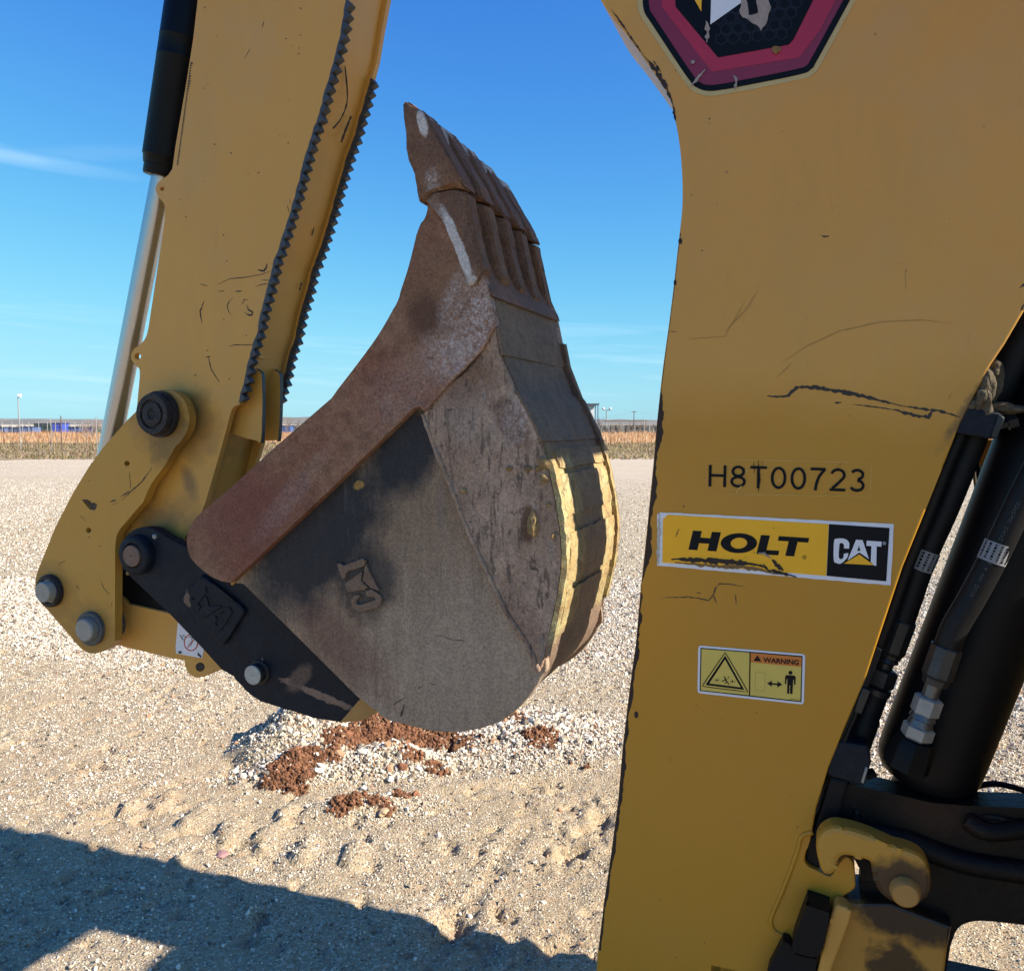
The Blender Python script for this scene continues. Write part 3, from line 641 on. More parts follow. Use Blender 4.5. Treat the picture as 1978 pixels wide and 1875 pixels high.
# ---- hexagon model badge cut by the frame's top
def HZ(p): return zoomc(1230, 0, 4.396, p)
bm = bmesh.new(); w = WM-EPS*2
out_ = [(40,-330),(40,-100),(60,90,1),(110,180),(430,660,1),(520,750,1),(620,775,1),(760,760),(1360,640,1),(1480,590,1),(1540,500,1),(1830,-30),(1960,-330)]
def off(pts, d):
    q = [p[:2] for p in rounded(pts, n=5)]; n = len(q); o = []
    for i in range(n):
        a, b = q[i-1], q[(i+1) % n]; dx, dy = b[0]-a[0], b[1]-a[1]; l = math.hypot(dx, dy) or 1
        o.append((q[i][0]+dy/l*d, q[i][1]-dx/l*d))
    return o
sheet(bm, HZ(ragged(off(out_, -42), 5, 40)), w, 0); sheet(bm, HZ(off(out_, 0)), w-EPS, 1); sheet(bm, HZ(off(out_, 52)), w-EPS*2, 3)
fillpoly(bm, [HZ([(215,-330),(212,60),(640,612),(1380,490),(1560,250),(1720,-60),(1800,-330)])], w-EPS*3, 2)
fillpoly(bm, [HZ([(300,-330),(330,60),(690,490),(1290,382),(1330,340),(1500,0),(1640,-330)])], w-EPS*4, 1)
for r_ in range(7):
    for c_ in range(9):
        x = 715+c_*103+(r_ % 2)*52-r_*10; y = 335-r_*86-c_*9
        lim = 1500-y*.55
        if x < 640 or x > lim-60 or y > 420: continue
        sheet(bm, HZ([(x+56*math.cos(k*1.0472+.52), y+56*math.sin(k*1.0472+.52)) for k in range(6)]), w-EPS*5, 4)
        sheet(bm, HZ([(x+42*math.cos(k*1.0472+.52), y+42*math.sin(k*1.0472+.52)) for k in range(6)]), w-EPS*6, 1)
fillpoly(bm, [HZ([(640,-330),(625,210),(900,15),(905,-330)])], w-EPS*7, 5); fillpoly(bm, [HZ([(470,-330),(485,-10),(548,100),(560,-330)])], w-EPS*7, 6)
sheet(bm, HZ(ragged([(895,-20),(1110,-20),(1140,60),(1100,200),(1055,265),(1020,215),(900,150),(870,90)], 9, 25)), w-EPS*7.5, 7)
sheet(bm, HZ(ragged([(930,-20),(1015,-20),(1030,110),(950,130)], 6, 25)), w-EPS*8, 1)
jag(bm, HZ([(460,735),(520,660),(580,590)]), 5, w-EPS*8, 7, step=4, rough=.5); jag(bm, HZ([(590,180),(600,270),(595,360)]), 7, w-EPS*8, 7, step=5, rough=.8); jag(bm, HZ([(820,640),(850,690),(830,770)]), 5, w-EPS*8, 7, step=4, rough=.9)
sheet(bm, HZ(ragged([(1150,400),(1215,395),(1220,440),(1180,465),(1145,430)], 8, 18)), w-EPS*8, 8); jag(bm, HZ([(470,510),(480,545)]), 6, w-EPS*8, 7, step=3, rough=.9)
decal(bm, "hexagon_badge", [D_RIM, D_BLK, D_RED, D_RED2, D_HEX, D_WHITE, D_YEL, D_TORN, M_TEARB], boom)

# ---------------- stick
st_left = [(560,-1020),(398,-70),(382,0),(373,77),(359,166),(339,282),(333,326),(323,340,1),(306,352,1),(301,367,1),(309,384,1),(318,397,1),(318,426),(293,592),(284,645,1),(272,664,1),(257,676,1),(253,692,1),(262,706,1),(270,718,1),(266,770),(258,860),(248,960)]
st_right = [(462,782),(467,758),(476,730),(482,699),(490,669),(500,640),(508,596),(518,562),(525,537),(531,506),(539,486),(552,448),(562,413),(573,378),(581,346),(590,310),(597,288),(606,256),(618,224),(629,182),(640,144),(651,102),(661,64),(671,0),(684,-70),(700,-150),(760,-900),(700,-1060)]
st_bot = [(240,1010,1),(232,1062,1),(246,1102,1),(275,1114,1),(305,1104,1),(385,1000),(395,976),(426,870),(438,826),(446,796,1),(453,785,1)]
PTH = .014
stick = plate("stick", rounded(st_left+st_bot+st_right), WS, PTH, Y_STICK, hoe, holes=[circ(313, 365, 4.2, 12), circ(266, 688, 6.5, 12)])
def shift(pts, w0, w1, du=0.0, dz=0.0):
    "machine-plane copy of px points at another depth, moved by du dz metres"
    return [(P(p[0], p[1], w0)[0]+du, P(p[0], p[1], w0)[1]+dz) + tuple(p[2:]) for p in pts]
core = shift([p for p in st_left if len(p) < 3][:7]+[(325,430),(305,592),(285,745),(268,850),(255,960)]+[(262,1040),(285,1075),(372,1000),(395,935),(417,840),(432,790)], WS, WS)+shift([p[:2] for p in st_right], WS, WS, du=-.010)
plate("box_section", core, WS+PTH, SW-2*PTH, Y_STICK, stick, uz=True, bevel=0)
far = rounded(shift(st_left, WS, WS)+shift(st_bot, WS, WS)+shift(st_right, WS, WS))
plate("far_side_plate", far, WS+SW-PTH, PTH, Y_STICK, stick, uz=True)
def serrate(name, w, thk, y0, y1, mat):
    e = [P(p[0], p[1], WS) for p in st_right[::-1] if y0-5 <= p[1] <= y1+5]
    L_ = [0]
    for i in range(1, len(e)): L_.append(L_[-1]+math.dist(e[i], e[i-1]))
    pitch = .0205; N = int(L_[-1]/pitch); out = []; back = []
    for k in range(N*2+1):
        s_ = k*pitch/2; x = np.interp(s_, L_, [q[0] for q in e]); z = np.interp(s_, L_, [q[1] for q in e])
        i = min(len(e)-1, max(1, int(np.searchsorted(L_, s_)))); dx, dz = e[i][0]-e[i-1][0], e[i][1]-e[i-1][1]; l = math.hypot(dx, dz); nx, nz = -dz/l, dx/l
        if nx < 0: nx, nz = -nx, -nz
        if k % 2: out += [(x+nx*.0125-dx/l*.0022, z+nz*.0125-dz/l*.0022), (x+nx*(.0125+random.uniform(-.0035, .0015)), z+nz*.0125)]
        else: out.append((x+nx*(.0012+random.uniform(0, .001)), z+nz*.001))
        back.append((x-nx*(.003+random.uniform(-.0015, .0015)), z-nz*.003))
    return plate(name, out+back[::-1], w, thk, mat, stick, uz=True, bevel=.0008, smooth=20)
serrate("serrated_rib", WS-.0015, PTH+.003, -55, 780, M_BARE); serrate("serrated_rib", WS+SW-PTH-.0015, PTH+.003, 95, 782, M_BARE)
for wf, pts in ((WS+.036, [(442,836),(455,782),(476,738),(490,714,1),(499,716,1),(506,734,1),(505,846,1),(494,851,1),(470,845)]), (WS+.100, [(505,851),(505,735),(524,714,1),(533,717,1),(541,734,1),(538,842,1),(530,850,1)])):
    plate("guard_fin", rounded(pts), wf, .012, Y_STICK, stick, edge_mat=M_BARE)
tube("weld_bead", [uwz(490, 684, WS+.016), uwz(503, 690, WS+.05), uwz(518, 692, WS+.08), uwz(541, 694, WS+.13)], .006, Y_STICK, stick, n=8, ring_noise=.12)
bm = bmesh.new(); w = WS-EPS
def KZ(p): return zoomc(420, 460, 4.264, p)
def AZ(p): return zoomc(200, 0, 3.125, p)
for pts, t in ((KZ([(0,382),(100,335),(230,322),(350,302),(455,268)]),1.5),(KZ([(330,262),(385,270),(400,240),(408,210)]),3.6),(KZ([(310,402),(370,380),(430,375)]),1.4),(KZ([(360,345),(445,350)]),1.2),(KZ([(140,440),(205,434)]),1.8),(KZ([(0,442),(60,432)]),1.4),(KZ([(130,492),(95,520),(80,560),(90,605),(115,632)]),1.4),(KZ([(250,510),(220,505),(205,545)]),2.2),(KZ([(240,550),(255,590),(290,610),(285,635),(260,635),(222,612)]),3.2),(KZ([(90,892),(140,880),(300,876)]),1.6),
    ([(395,580),(386,602),(390,625)],2.2),([(402,688),(408,714),(424,738)],1.8),([(386,548),(402,553)],1.3),(AZ([(968,128),(958,168)]),1.2),(AZ([(885,295),(850,355)]),.9),(AZ([(622,515),(636,502)]),2.4),(AZ([(1108,1240),(1122,1288)]),1.4),(AZ([(1120,1200),(1132,1232)]),1.2),([(397,690),(408,688)],2)):
    jag(bm, pts, t, w, step=4, rough=.55)
for k in range(40):
    x, y = random.uniform(340, 610), random.uniform(5, 760)
    if x < 382-(y*.13)+10 or x > 664-y*.265: continue
    sheet(bm, ragged(circ(x, y, random.uniform(.7, 1.7), 6), .5, 2), w)
for y in range(120, 320, 5): sheet(bm, [(368-(y-120)*.135, y), (371-(y-120)*.135+random.uniform(0, 4 if y < 175 else 1.5), y+2), (368-(y-120)*.135, y+5)], w)
decal(bm, "scratches", [M_SCR], stick)["kind"] = "stuff"
# scars on the underside of the stick
def under(px, py, t):
    u, z = P(px, py, WS); return Vector((u-.0105+.0022, WS+t, z))
for pts, r_ in (([(650,110,.045),(641,165,.072),(634,205,.064),(624,232,.05)],.0016),([(632,190,.105),(624,222,.098),(618,246,.094)],.0022),([(560,420,.10),(556,436,.10)],.0012),([(530,530,.11),(526,545,.11)],.0015)):
    tube("gouge", [under(a, b, c) for a, b, c in pts], r_, M_SCR, stick, n=6, ring_noise=.4)
# hydraulic cylinder behind the stick
WCY = WC+.0
def rodpt(px, py): return uwz(px, py, WCY)
a0 = rodpt(316, 333); d_ = (rodpt(372, -40)-a0).normalized()
cyl = lathe("stick_cylinder", a0+d_*.012, a0+d_*1.3, [(0,.036),(0,.047),(.018,.050),(.020,.052),(.24,.052),(.241,.0525),(.245,.0525),(.246,.052),(.285,.052),(.286,.0525),(.290,.0525),(.291,.052),(1.3,.052)], M_BARREL, hoe)
lathe("gland_nut", a0-d_*.012, a0+d_*.02, [(0,.030),(0,.043),(.004,.045),(.03,.045)], M_BARREL, cyl)
lathe("piston_rod", a0-d_*.0, rodpt(205, 900), [(0,.0255),((a0-rodpt(176, 1100)).length,.0255)], M_CHROME, cyl)

# ---------------- bucket linkage
WL = 1.468
def DZ(p): return zoomc(40, 720, 3.125, p)
lk = [(735,195),(770,145,1),(850,102,1),(935,118,1),(990,175,1),(1015,250,1),(1010,330,1),(975,400,1),(930,450),(870,560),(805,645,1),(768,710,1),(740,780),(690,835),(640,895),(590,958,1),(574,1010,1),(570,1080),(568,1620),(520,1668,1),(440,1694,1),(370,1668,1),(300,1590),(170,1440,1),(105,1365,1),(88,1290,1),(98,1210,1),(150,1078),(210,930),(310,735),(410,570),(500,448),(640,290)]
link_px = DZ(lk)
lever = plate("linkage_lever", rounded(link_px), WL, .022, Y_LINK, hoe, bevel=.002,
              holes=[circ(245, 895, 5.2, 14), circ(171, 1024, 5.2, 14), [(160,968),(166,965),(172,966),(178,972),(184,974),(181,980),(176,985),(170,981),(165,974)]])
plate("far_lever_plate", rounded(shift(link_px, WL, WL)), WL+.215, .02, Y_LINK, lever, uz=True)
bm = bmesh.new(); w = WL-EPS
jag(bm, [(157,966),(168,967),(178,974),(185,975),(181,983),(174,983)], 5, w, step=3, rough=.8)
for pts, t in ((DZ([(790,575),(730,660),(660,720),(608,770)]),2),(DZ([(655,712),(625,735),(600,750)]),1.8),(DZ([(540,780),(575,768)]),3),(DZ([(545,798),(590,782)]),1),(DZ([(655,600),(663,700)]),.9),(DZ([(240,1170),(235,1150),(270,1130)]),1.1),(DZ([(485,1260),(500,1300),(540,1340)]),1),(DZ([(332,1280),(345,1290),(335,1300)]),1.6),(DZ([(545,1410),(553,1380)]),1.6),(DZ([(355,860),(395,895)]),.9),(DZ([(450,893),(462,893)]),1.4)):
    jag(bm, pts, t, w, step=4, rough=.55)
for k in range(16):
    x, y = random.uniform(120, 260), random.uniform(880, 1180); sheet(bm, ragged(circ(x, y, random.uniform(.6, 1.3), 6), .4, 2), w)
decal(bm, "scratches", [M_SCR], lever)["kind"] = "stuff"
pin("collar", 312, 800, WL, [(0,.052),(.012,.052),(.012,.047),(.026,.0465),(.030,.044),(.030,.033),(.026,.032),(.026,.027),(.030,.026),(.031,.012),(.028,.010),(.028,.001)], M_GREASE, lever)
pin("washer", 100, 1140, WL, [(0,.040),(.010,.040),(.014,.037),(.014,.030),(.008,.029),(.008,.001)], M_GREASE, lever)
pin("pin", 104, 1139, WL, [(0,.0285),(.012,.0285),(.012,.0255),(.030,.0250),(.033,.0228),(.033,.001)], M_STEEL, lever)
pin("washer", 178, 1213, WL, [(0,.041),(.009,.041),(.011,.039),(.011,.029),(.011,.001)], M_WASHER, lever)
pin("pin", 180, 1212, WL, [(0,.0275),(.026,.0272),(.029,.0245),(.029,.001)], M_STEEL, lever)
plate("link_shade_plate", [(226,1095),(262,1122),(330,1184),(300,1182),(230,1160)], WS+.03, .10, M_BLACK, lever)  # black plate stands in for the shade between lever and hinge ear
lr = rounded([(212,1150,1),(232,1152,1),(246,1166),(330,1184),(440,1200),(520,1270),(520,1330),(427,1294),(418,1292),(405,1302,1),(380,1309,1),(362,1298,1),(355,1276),(226,1246,1),(190,1240,1),(176,1212,1),(188,1172,1)])
rodl = plate("power_link", lr, WS+.02, .10, Y_PLAIN, hoe, bevel=.003)
plate("lug_bushing", circ(386, 1288, 9, 14), WS+.019, .004, M_GREASE, rodl)
bm = bmesh.new(); w = WS+.02-EPS*2
sheet(bm, DZ([(950,1480),(1000,1500),(1045,1590),(1105,1670),(1095,1722),(938,1692),(935,1650)]), w, 0)
sheet(bm, DZ(circ(1028,1627,44,26,52)), w-EPS, 1); sheet(bm, DZ(circ(1028,1627,37,26,45)), w-EPS*2, 0)
jag(bm, DZ([(1000,1665),(1060,1590)]), 2, w-EPS*4, 1, step=9, rough=.05)
for pts in ([(1005,1600),(1020,1590),(1035,1600),(1030,1620)],[(1015,1620),(1030,1640),(1025,1655)],[(960,1580),(985,1620)],[(975,1575),(995,1600)]): jag(bm, DZ(pts), 1.2, w-EPS*3, 2, step=5)
for pts in ([(950,1682),(970,1690)],[(1065,1700),(1090,1710)],[(1070,1690),(1085,1720)]): jag(bm, DZ(pts), 4, w-EPS*3, 2, step=3, rough=.9)
decal(bm, "lift_warning_sticker", [D_WHITE, D_SIGNRED, D_BLK], rodl)

# ---------------- bucket
bucket = bpy.data.objects.new("bucket", None); COL.objects.link(bucket); bucket.parent = hoe
bucket['label'] = "rust brown digging bucket with five clay caked teeth"
side_px = [(446,1125),(470,1128),(580,1235),(690,1346),(706,1357),(728,1374,1),(747,1390,1),(782,1398,1),(820,1408,1),(866,1414,1),(909,1410,1),(955,1398,1),(993,1375,1),(1024,1343,1),(1045,1308,1),(1056,1284,1),(1040,1200),(1000,900),(940,660),(805,783)]
sidew = WB+.020
plate("side_plate", rounded(side_px), sidew, .016, M_SIDE, bucket, bevel=.002)
band_px = [(446,1125),(430,1123,1),(408,1114,1),(380,1092,1),(364,1070,1),(360,1040,1),(366,1018,1),(382,995,1),(424,960),(540,856),(640,768),(700,690,1),(735,640,1),(764,588,1),(778,550,1),(790,512,1),(802,464,1),(808,440,1),(822,415,1),(828,380),(872,372),(905,470),(942,553),(957,628),(945,652),(820,795),(805,783),(640,944)]
plate("side_bar", rounded(band_px), WB, .020, M_BAND, bucket, bevel=.0025)
wear_px = [(818,799),(826,788,1),(858,750,1),(905,712,1),(945,655),(957,630),(965,685),(993,754),(1013,789,1),(1038,844,1),(1050,880,1),(1062,920,1),(1072,969,1),(1079,1014,1),(1083,1059,1),(1082,1101,1),(1075,1153,1),(1064,1205,1),(1054,1253,1),(1044,1292),(1024,1246),(979,1177),(944,1104),(916,1045),(902,1014),(847,875)]
plate("side_wear_plate", ragged(rounded(wear_px), .7, 14), WB+.007, .013, M_WEARP, bucket, bevel=.003)
tube("weld_bead", [uwz(x, y, WB+.008) for x, y in ((816,800),(845,878),(873,945),(900,1016),(914,1047),(942,1106),(977,1179),(1020,1247),(1041,1296))], .0045, M_WEARP, bucket, n=8, ring_noise=.3)
tube("weld_bead", [uwz(x, y, WB+.004) for x, y in ((803,786),(822,770),(850,745),(880,722),(905,700),(942,656))], .0045, M_BAND, bucket, n=8, ring_noise=.3)
tube("weld_bead", [uwz(x, y, sidew-.001) for x, y in ((448,1128),(520,1058),(640,947),(720,868),(803,787))], .0035, Y_DIRTY, bucket, n=8, ring_noise=.3)
# far side of the bucket, same plates
for nm, pts, wo_, th, mt in (("far_side_plate", side_px, .010, .012, M_SIDE), ("far_side_bar", band_px, -.008, .031, M_BAND)):
    plate(nm, rounded(shift([p for p in pts], WB, WB)), WB+BW-.02+wo_, th, mt, bucket, uz=True)
prof_px = [(942,553),(957,630),(967,685),(993,754),(1013,789,1),(1038,844,1),(1050,880,1),(1062,920,1),(1072,969,1),(1079,1014,1),(1083,1059,1),(1082,1101,1),(1075,1153,1),(1064,1205,1),(1056,1240,1),(1045,1290,1),(1024,1332,1),(993,1363,1),(955,1386,1),(909,1398,1),(866,1402,1),(820,1396,1),(782,1386,1),(747,1378,1),(712,1355)]
prof = rounded([P(p[0], p[1], WB)+tuple(p[2:]) for p in prof_px], closed=False, n=4)
def offp(pr, d):
    o = []
    for i in range(len(pr)):
        a, b = pr[max(i-1, 0)], pr[min(i+1, len(pr)-1)]; dx, dz = b[0]-a[0], b[1]-a[1]; l = math.hypot(dx, dz)
        o.append((pr[i][0]-dz/l*d, pr[i][1]+dx/l*d))
    return o
cz = PB(850, 1100)
def inward(pr):        # sign that moves the profile towards the bucket's inside
    t = offp(pr, .01); return .01 if math.dist(t[len(t)//2], cz) < math.dist(pr[len(pr)//2], cz) else -.01
sg = 1 if inward(prof) > 0 else -1
def shell(name, i0, i1, w0, w1, t_out, t_in, mat, rag=0.0, nw=14):
    pr = prof[i0:i1]; bm = bmesh.new(); G = []
    A, B = offp(pr, -sg*t_out), offp(pr, sg*t_in)
    for k in range(nw+1):
        w = w0+(w1-w0)*k/nw; row = []
        for L_, sgn in ((A, 1), (B, 0)):
            q = []
            for i, (a, b) in enumerate(L_):
                dw = random.uniform(-rag, rag) if (k in (0, nw) and sgn) else 0
                q.append(bm.verts.new((a+(random.uniform(-.0012, .0012) if sgn else 0), w+dw, b+(random.uniform(-1, 1)*rag if sgn and i in (0, len(L_)-1) else 0))))
            row.append(q)
        G.append(row)
    n = len(pr)
    for k in range(nw):
        for s_ in (0, 1):
            for i in range(n-1): bm.faces.new((G[k][s_][i], G[k][s_][i+1], G[k+1][s_][i+1], G[k+1][s_][i]))
        for i in (0, n-1): bm.faces.new((G[k][0][i], G[k+1][0][i], G[k+1][1][i], G[k][1][i]))
    for k in (0, nw):
        for i in range(n-1): bm.faces.new((G[k][0][i], G[k][0][i+1], G[k][1][i+1], G[k][1][i]))
    return fin(bm, name, mat, bucket, 40)
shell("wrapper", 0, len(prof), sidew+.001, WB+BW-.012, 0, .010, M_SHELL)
zi = [CAMZ]*0
def idx(py):          # profile index at a photo height
    ys = PB(1050, py)[1]
    return min(range(len(prof)), key=lambda i: abs(prof[i][1]-ys) if prof[i][0] > PB(935, 700)[0] else 9)
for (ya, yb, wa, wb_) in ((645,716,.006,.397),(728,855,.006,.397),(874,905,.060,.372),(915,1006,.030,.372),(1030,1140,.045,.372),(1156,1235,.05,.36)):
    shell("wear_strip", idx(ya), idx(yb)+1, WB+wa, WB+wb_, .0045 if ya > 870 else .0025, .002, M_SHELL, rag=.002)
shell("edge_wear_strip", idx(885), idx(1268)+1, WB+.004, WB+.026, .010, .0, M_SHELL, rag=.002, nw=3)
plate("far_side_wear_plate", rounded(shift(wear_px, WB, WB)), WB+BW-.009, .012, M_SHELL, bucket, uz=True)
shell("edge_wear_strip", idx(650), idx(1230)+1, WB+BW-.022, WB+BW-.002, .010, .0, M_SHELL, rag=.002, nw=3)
# lip plate under the adapters
lip = [(900,470),(938,545),(946,556),(951,572),(940,566),(925,560),(878,480),(862,410),(885,400)]
plate("cutting_edge", [P(x, y, WB) for x, y in lip], WB+.004, BW-.008, M_TOOTH, bucket, uz=True, bevel=.002)
# teeth and adapters: one wedge each, spaced across the lip
def prism(name, sect, mat, parent, dz=0.0):
    "sect: list of (outline px at the near plane, w) cross pieces lofted one to the next"
    bm = bmesh.new(); rings = []
    for pts, w, dw in sect:
        rings.append([bm.verts.new((P(x, y, WB)[0], w, P(x, y, WB)[1])) for x, y in pts])
    n = len(rings[0])
    for r in range(len(rings)-1):
        for i in range(n): bm.faces.new((rings[r][i], rings[r][(i+1) % n], rings[r+1][(i+1) % n], rings[r+1][i]))
    bm.faces.new(rings[0]); bm.faces.new(rings[-1][::-1])
    bmesh.ops.bevel(bm, geom=bm.edges[:], offset=.0032, segments=3, affect='EDGES', clamp_overlap=True)
    bmesh.ops.subdivide_edges(bm, edges=[e for e in bm.edges if e.calc_length() > .02], cuts=2, use_grid_fill=True)
    for v in bm.verts: v.co += Vector((random.uniform(-1, 1), random.uniform(-.5, .5), random.uniform(-1, 1)))*.0014+Vector((0, 0, dz))
    return fin(bm, name, mat, parent, 30)
tooth_n = [(785,203),(791,200),(824,220),(858,280),(892,340),(904,367),(880,364),(838,371),(819,396),(812,388),(809,342),(793,313),(791,290)]
tooth_f = [(785,203),(791,200),(822,219),(853,276),(884,330),(893,352),(880,356),(838,366),(820,390),(814,384),(812,342),(797,313),(792,290)]
adap_n = [(822,385),(840,372),(880,366),(903,372),(915,430),(928,490),(937,520),(926,548),(905,556),(898,536),(880,485),(862,440),(850,415)]
adap_f = [(824,390),(842,378),(880,372),(897,378),(908,432),(920,490),(930,520),(921,542),(907,548),(901,530),(884,485),(866,440),(854,415)]
for k in range(5):
    w0 = WB-.010+k*.091; wd2 = .049+(k % 2)*.002; dz = -.0012*k*k
    if k: lathe("tooth_pin", uwz(872, 352, WB)*1+Vector((0, w0-.006-WB, dz)), uwz(872, 352, WB)+Vector((0, w0+.01-WB, dz)), [(0,.006),(.006,.0095),(.012,.0095)], M_TOOTH, bucket, n=12)
    prism("adapter", [(adap_f, w0+.003, 0), (adap_n, w0+.008, 0), (adap_n, w0+wd2-.006, 0), (adap_f, w0+wd2, 0)], M_TOOTH, bucket, dz)
    t = prism("tooth", [(tooth_f, w0-.004, 0), (tooth_n, w0+.003, 0), (tooth_n, w0+wd2-.001, 0), (tooth_f, w0+wd2+.006, 0)], M_TOOTH, bucket, dz)
# clumps of dry mud
for k, (px, py, w, r, sq) in enumerate(((1030,1012,WB+.004,.020,(.5,.22,1)),(1048,895,WB+.004,.011,(1,.4,1)),(983,905,WB+.005,.006,(1,.5,.7)),(1020,905,WB+.005,.006,(1,.5,.8)),(1050,925,WB+.005,.009,(.8,.4,1)),(1060,975,WB+.005,.005,(.6,.5,1)),(1068,1035,WB+.004,.005,(.7,.5,1)),(895,948,WB+.005,.005,(1,.5,1)),(1040,905,WB+.005,.006,(1,.5,.8)))):
    clod("mud_clump", uwz(px, py, w), r, M_MUD, bucket, 30+k, .45, sq)
bm = bmesh.new()
jag(bm, zoomc(340, 900, 2.603, [(1290,850),(1345,855),(1385,872),(1470,880)]), 1.2, sidew-EPS, step=5, rough=.6)
for pts, t in (([(1210,1120),(1240,1105)],1.5),([(1270,1090),(1310,1098)],1.2),([(1130,1260),(1150,1195)],4),([(1090,1200),(1150,1165)],2)): jag(bm, zoomc(340, 900, 2.603, pts), t, sidew-EPS, step=5, rough=.6)
decal(bm, "scratches", [M_SCR], bucket)["kind"] = "stuff"
# cast emblem on the side plate
def EZ(p): return zoomc(620, 1040, 11.72, p)
def join(objs, name, parent, mat):
    bm = bmesh.new()
    for o in objs: bm.from_mesh(o.data)
    for o in objs: bpy.data.objects.remove(o)
    return fin(bm, name, mat, parent, None, False)
em = []
for nm, pts in (("letter", [(1000,1190),(1140,1150),(1330,1280,1),(1362,1400,1),(1290,1560,1),(1000,1620),(850,1650,1),(720,1560,1),(680,1400,1),(750,1290,1),(850,1270,1),(872,1315),(800,1390,1),(790,1450,1),(870,1500,1),(1190,1400,1),(1215,1350,1),(1170,1315,1),(1020,1320)]),
                ("letter", [(525,1020),(700,900),(900,750),(925,770),(905,960),(1060,1100),(980,1160),(590,1215)]),
                ("letter", [(350,580),(440,560),(500,615),(940,445),(1010,500),(965,630),(620,745),(560,790),(545,900),(480,930)]),
                ("triangle", [(1010,560),(1060,690),(1325,1190),(1120,1120),(935,950)])):
    em.append(plate(nm, EZ(rounded(pts, n=4)), sidew-.006, .0075, M_EMBLEM, None, bevel=.0014, smooth=None))
join(em, "cast_emblem", bucket, M_EMBLEM)
# hinge ears
WE = 1.462
ear_px = [(235,1066,1),(240,1040,1),(256,1024,1),(277,1018,1),(296,1021,1),(318,1034),(360,1056),(470,1124),(700,1340),(712,1352),(690,1372),(655,1395),(609,1388),(509,1357),(494,1349,1),(467,1326,1),(451,1307),(427,1293),(392,1254),(328,1187),(264,1126),(245,1104,1)]
ear = plate("hinge_ear", rounded(ear_px), WE, .026, M_EAR, bucket, bevel=.003)
plate("far_hinge_ear", rounded(shift(ear_px, WE, WE)), WE+.205, .026, M_EAR, bucket, uz=True)
plate("cast_pad", rounded(DZ([(968,1375),(985,1340,1),(1075,1240,1),(1110,1235,1),(1325,1405,1),(1345,1450,1),(1320,1490),(1235,1625,1),(1210,1640,1),(1170,1610)]), n=4), WE-.010, .012, M_EAR, bucket, bevel=.005)
q = DZ([(1195,1575),(1000,1385),(1085,1275),(1290,1425)])
em = []
for pts in (rounded(CATC, n=3), CATA, CATT):
    m_ = [quadmap(q, (x-1297)/(1613-1297), 1-(y-648)/(826-648)) for x, y in pts]
    em.append(plate("raised_letter", m_, WE-.0125, .004, M_EAR, None, bevel=.0008))
join(em, "raised_lettering", bucket, M_EAR)
pin("bucket_pin_collar", 270, 1070, WE, [(0,.046),(.010,.046),(.020,.043),(.022,.040),(.022,.029),(.012,.028),(.012,.001)], M_EAR, bucket)
pin("bucket_pin", 268, 1071, WE, [(0,.0255),(.021,.0255),(.023,.024),(.023,.002),(.020,.001)], M_PINBROWN, bucket)
clod("collar_bolt", uwz(299, 1036, WE-.016), .006, M_STEEL, bucket, 3, .1, (1, .8, 1), 2)
clod("collar_bolt", uwz(247, 1107, WE-.008), .005, M_MUD, bucket, 4, .1, (1, .8, 1), 2)
pin("link_pin", 503, 1297, WE, [(0,.0265),(.006,.0265),(.008,.0215),(.026,.0215,1),(.028,.020,1),(.028,.0015,1),(.024,.001)], None, bucket, mats=[M_GREASE, M_PALEPIN])
plate("ear_gusset", [(700,1345),(722,1362),(735,1372),(700,1392),(655,1396),(690,1355)], WB+.055, .28, Y_DIRTY, bucket, bevel=.002)

# ---------------- boom cylinder, hoses and foot
axB = uwz(1782, 1502, 1.60); axT = uwz(2046, 830, 1.60); dB = (axT-axB).normalized()
bc = lathe("boom_cylinder", axB, axB+dB*1.5, [(-.012,.02),(-.010,.045),(0,.070),(.014,.081),(.03,.085),(.06,.086),(1.5,.086)], M_BARREL, hoe, n=56)
bc['label'] = "thick satin black cylinder barrel"
lathe("barrel_neck", axB-dB*.075, axB+dB*.02, [(0,.05),(.07,.043),(.09,.05)], M_CAST, bc)
def RZ(x, y): return (1500+x/3.75, 1100+y/3.75)
def fitting(prefix, pts, w, parent):
    "a crimped hose end, its hex nut and adapter, along pts (px)"
    a, b = uwz(*pts[0], w), uwz(*pts[1], w); return a, b
# hose on the barrel
wh = 1.478
hb = tube("hydraulic_hose", [uwz(x, y, wh) for x, y in ((2090,760),(2030,855),(1975,960),(1925,1065),(1880,1150),(1845,1210),(1831,1248))], .0205, M_RUBBER, hoe)
hb['label'] = "black hose lying on the thick cylinder"
f0, f1 = uwz(1830, 1248, wh), uwz(1770, 1420, wh); fd = (f1-f0)
lathe("crimped_ferrule", f0, f0+fd*.36, [(0,.0225),(.002,.0245),(.050,.025),(.056,.0215),(.066,.020)], M_FERR, hb, n=10, smooth=15)
lathe("fitting_stem", f0+fd*.34, f0+fd*.62, [(0,.018),(.010,.018),(.012,.0125),(.05,.0125)], M_GSTEEL, hb)
lathe("hex_nut", f0+fd*.56, f0+fd*.78, [(0,.017),(.003,.0222),(.028,.0222),(.031,.019)], M_STEEL, hb, n=6, smooth=10)
lathe("adapter_collar", f0+fd*.74, f0+fd*.9, [(0,.018),(.010,.021),(.012,.018),(.022,.020)], M_GSTEEL, hb)
lathe("hex_nut", f0+fd*.88, f0+fd*1.05, [(0,.020),(.003,.0248),(.020,.0248),(.024,.021)], M_STEEL, hb, n=6, smooth=10)
lathe("port_boss", f0+fd*1.04, f0+fd*1.32, [(0,.028),(.012,.033),(.05,.036)], M_BARREL, hb, n=8)
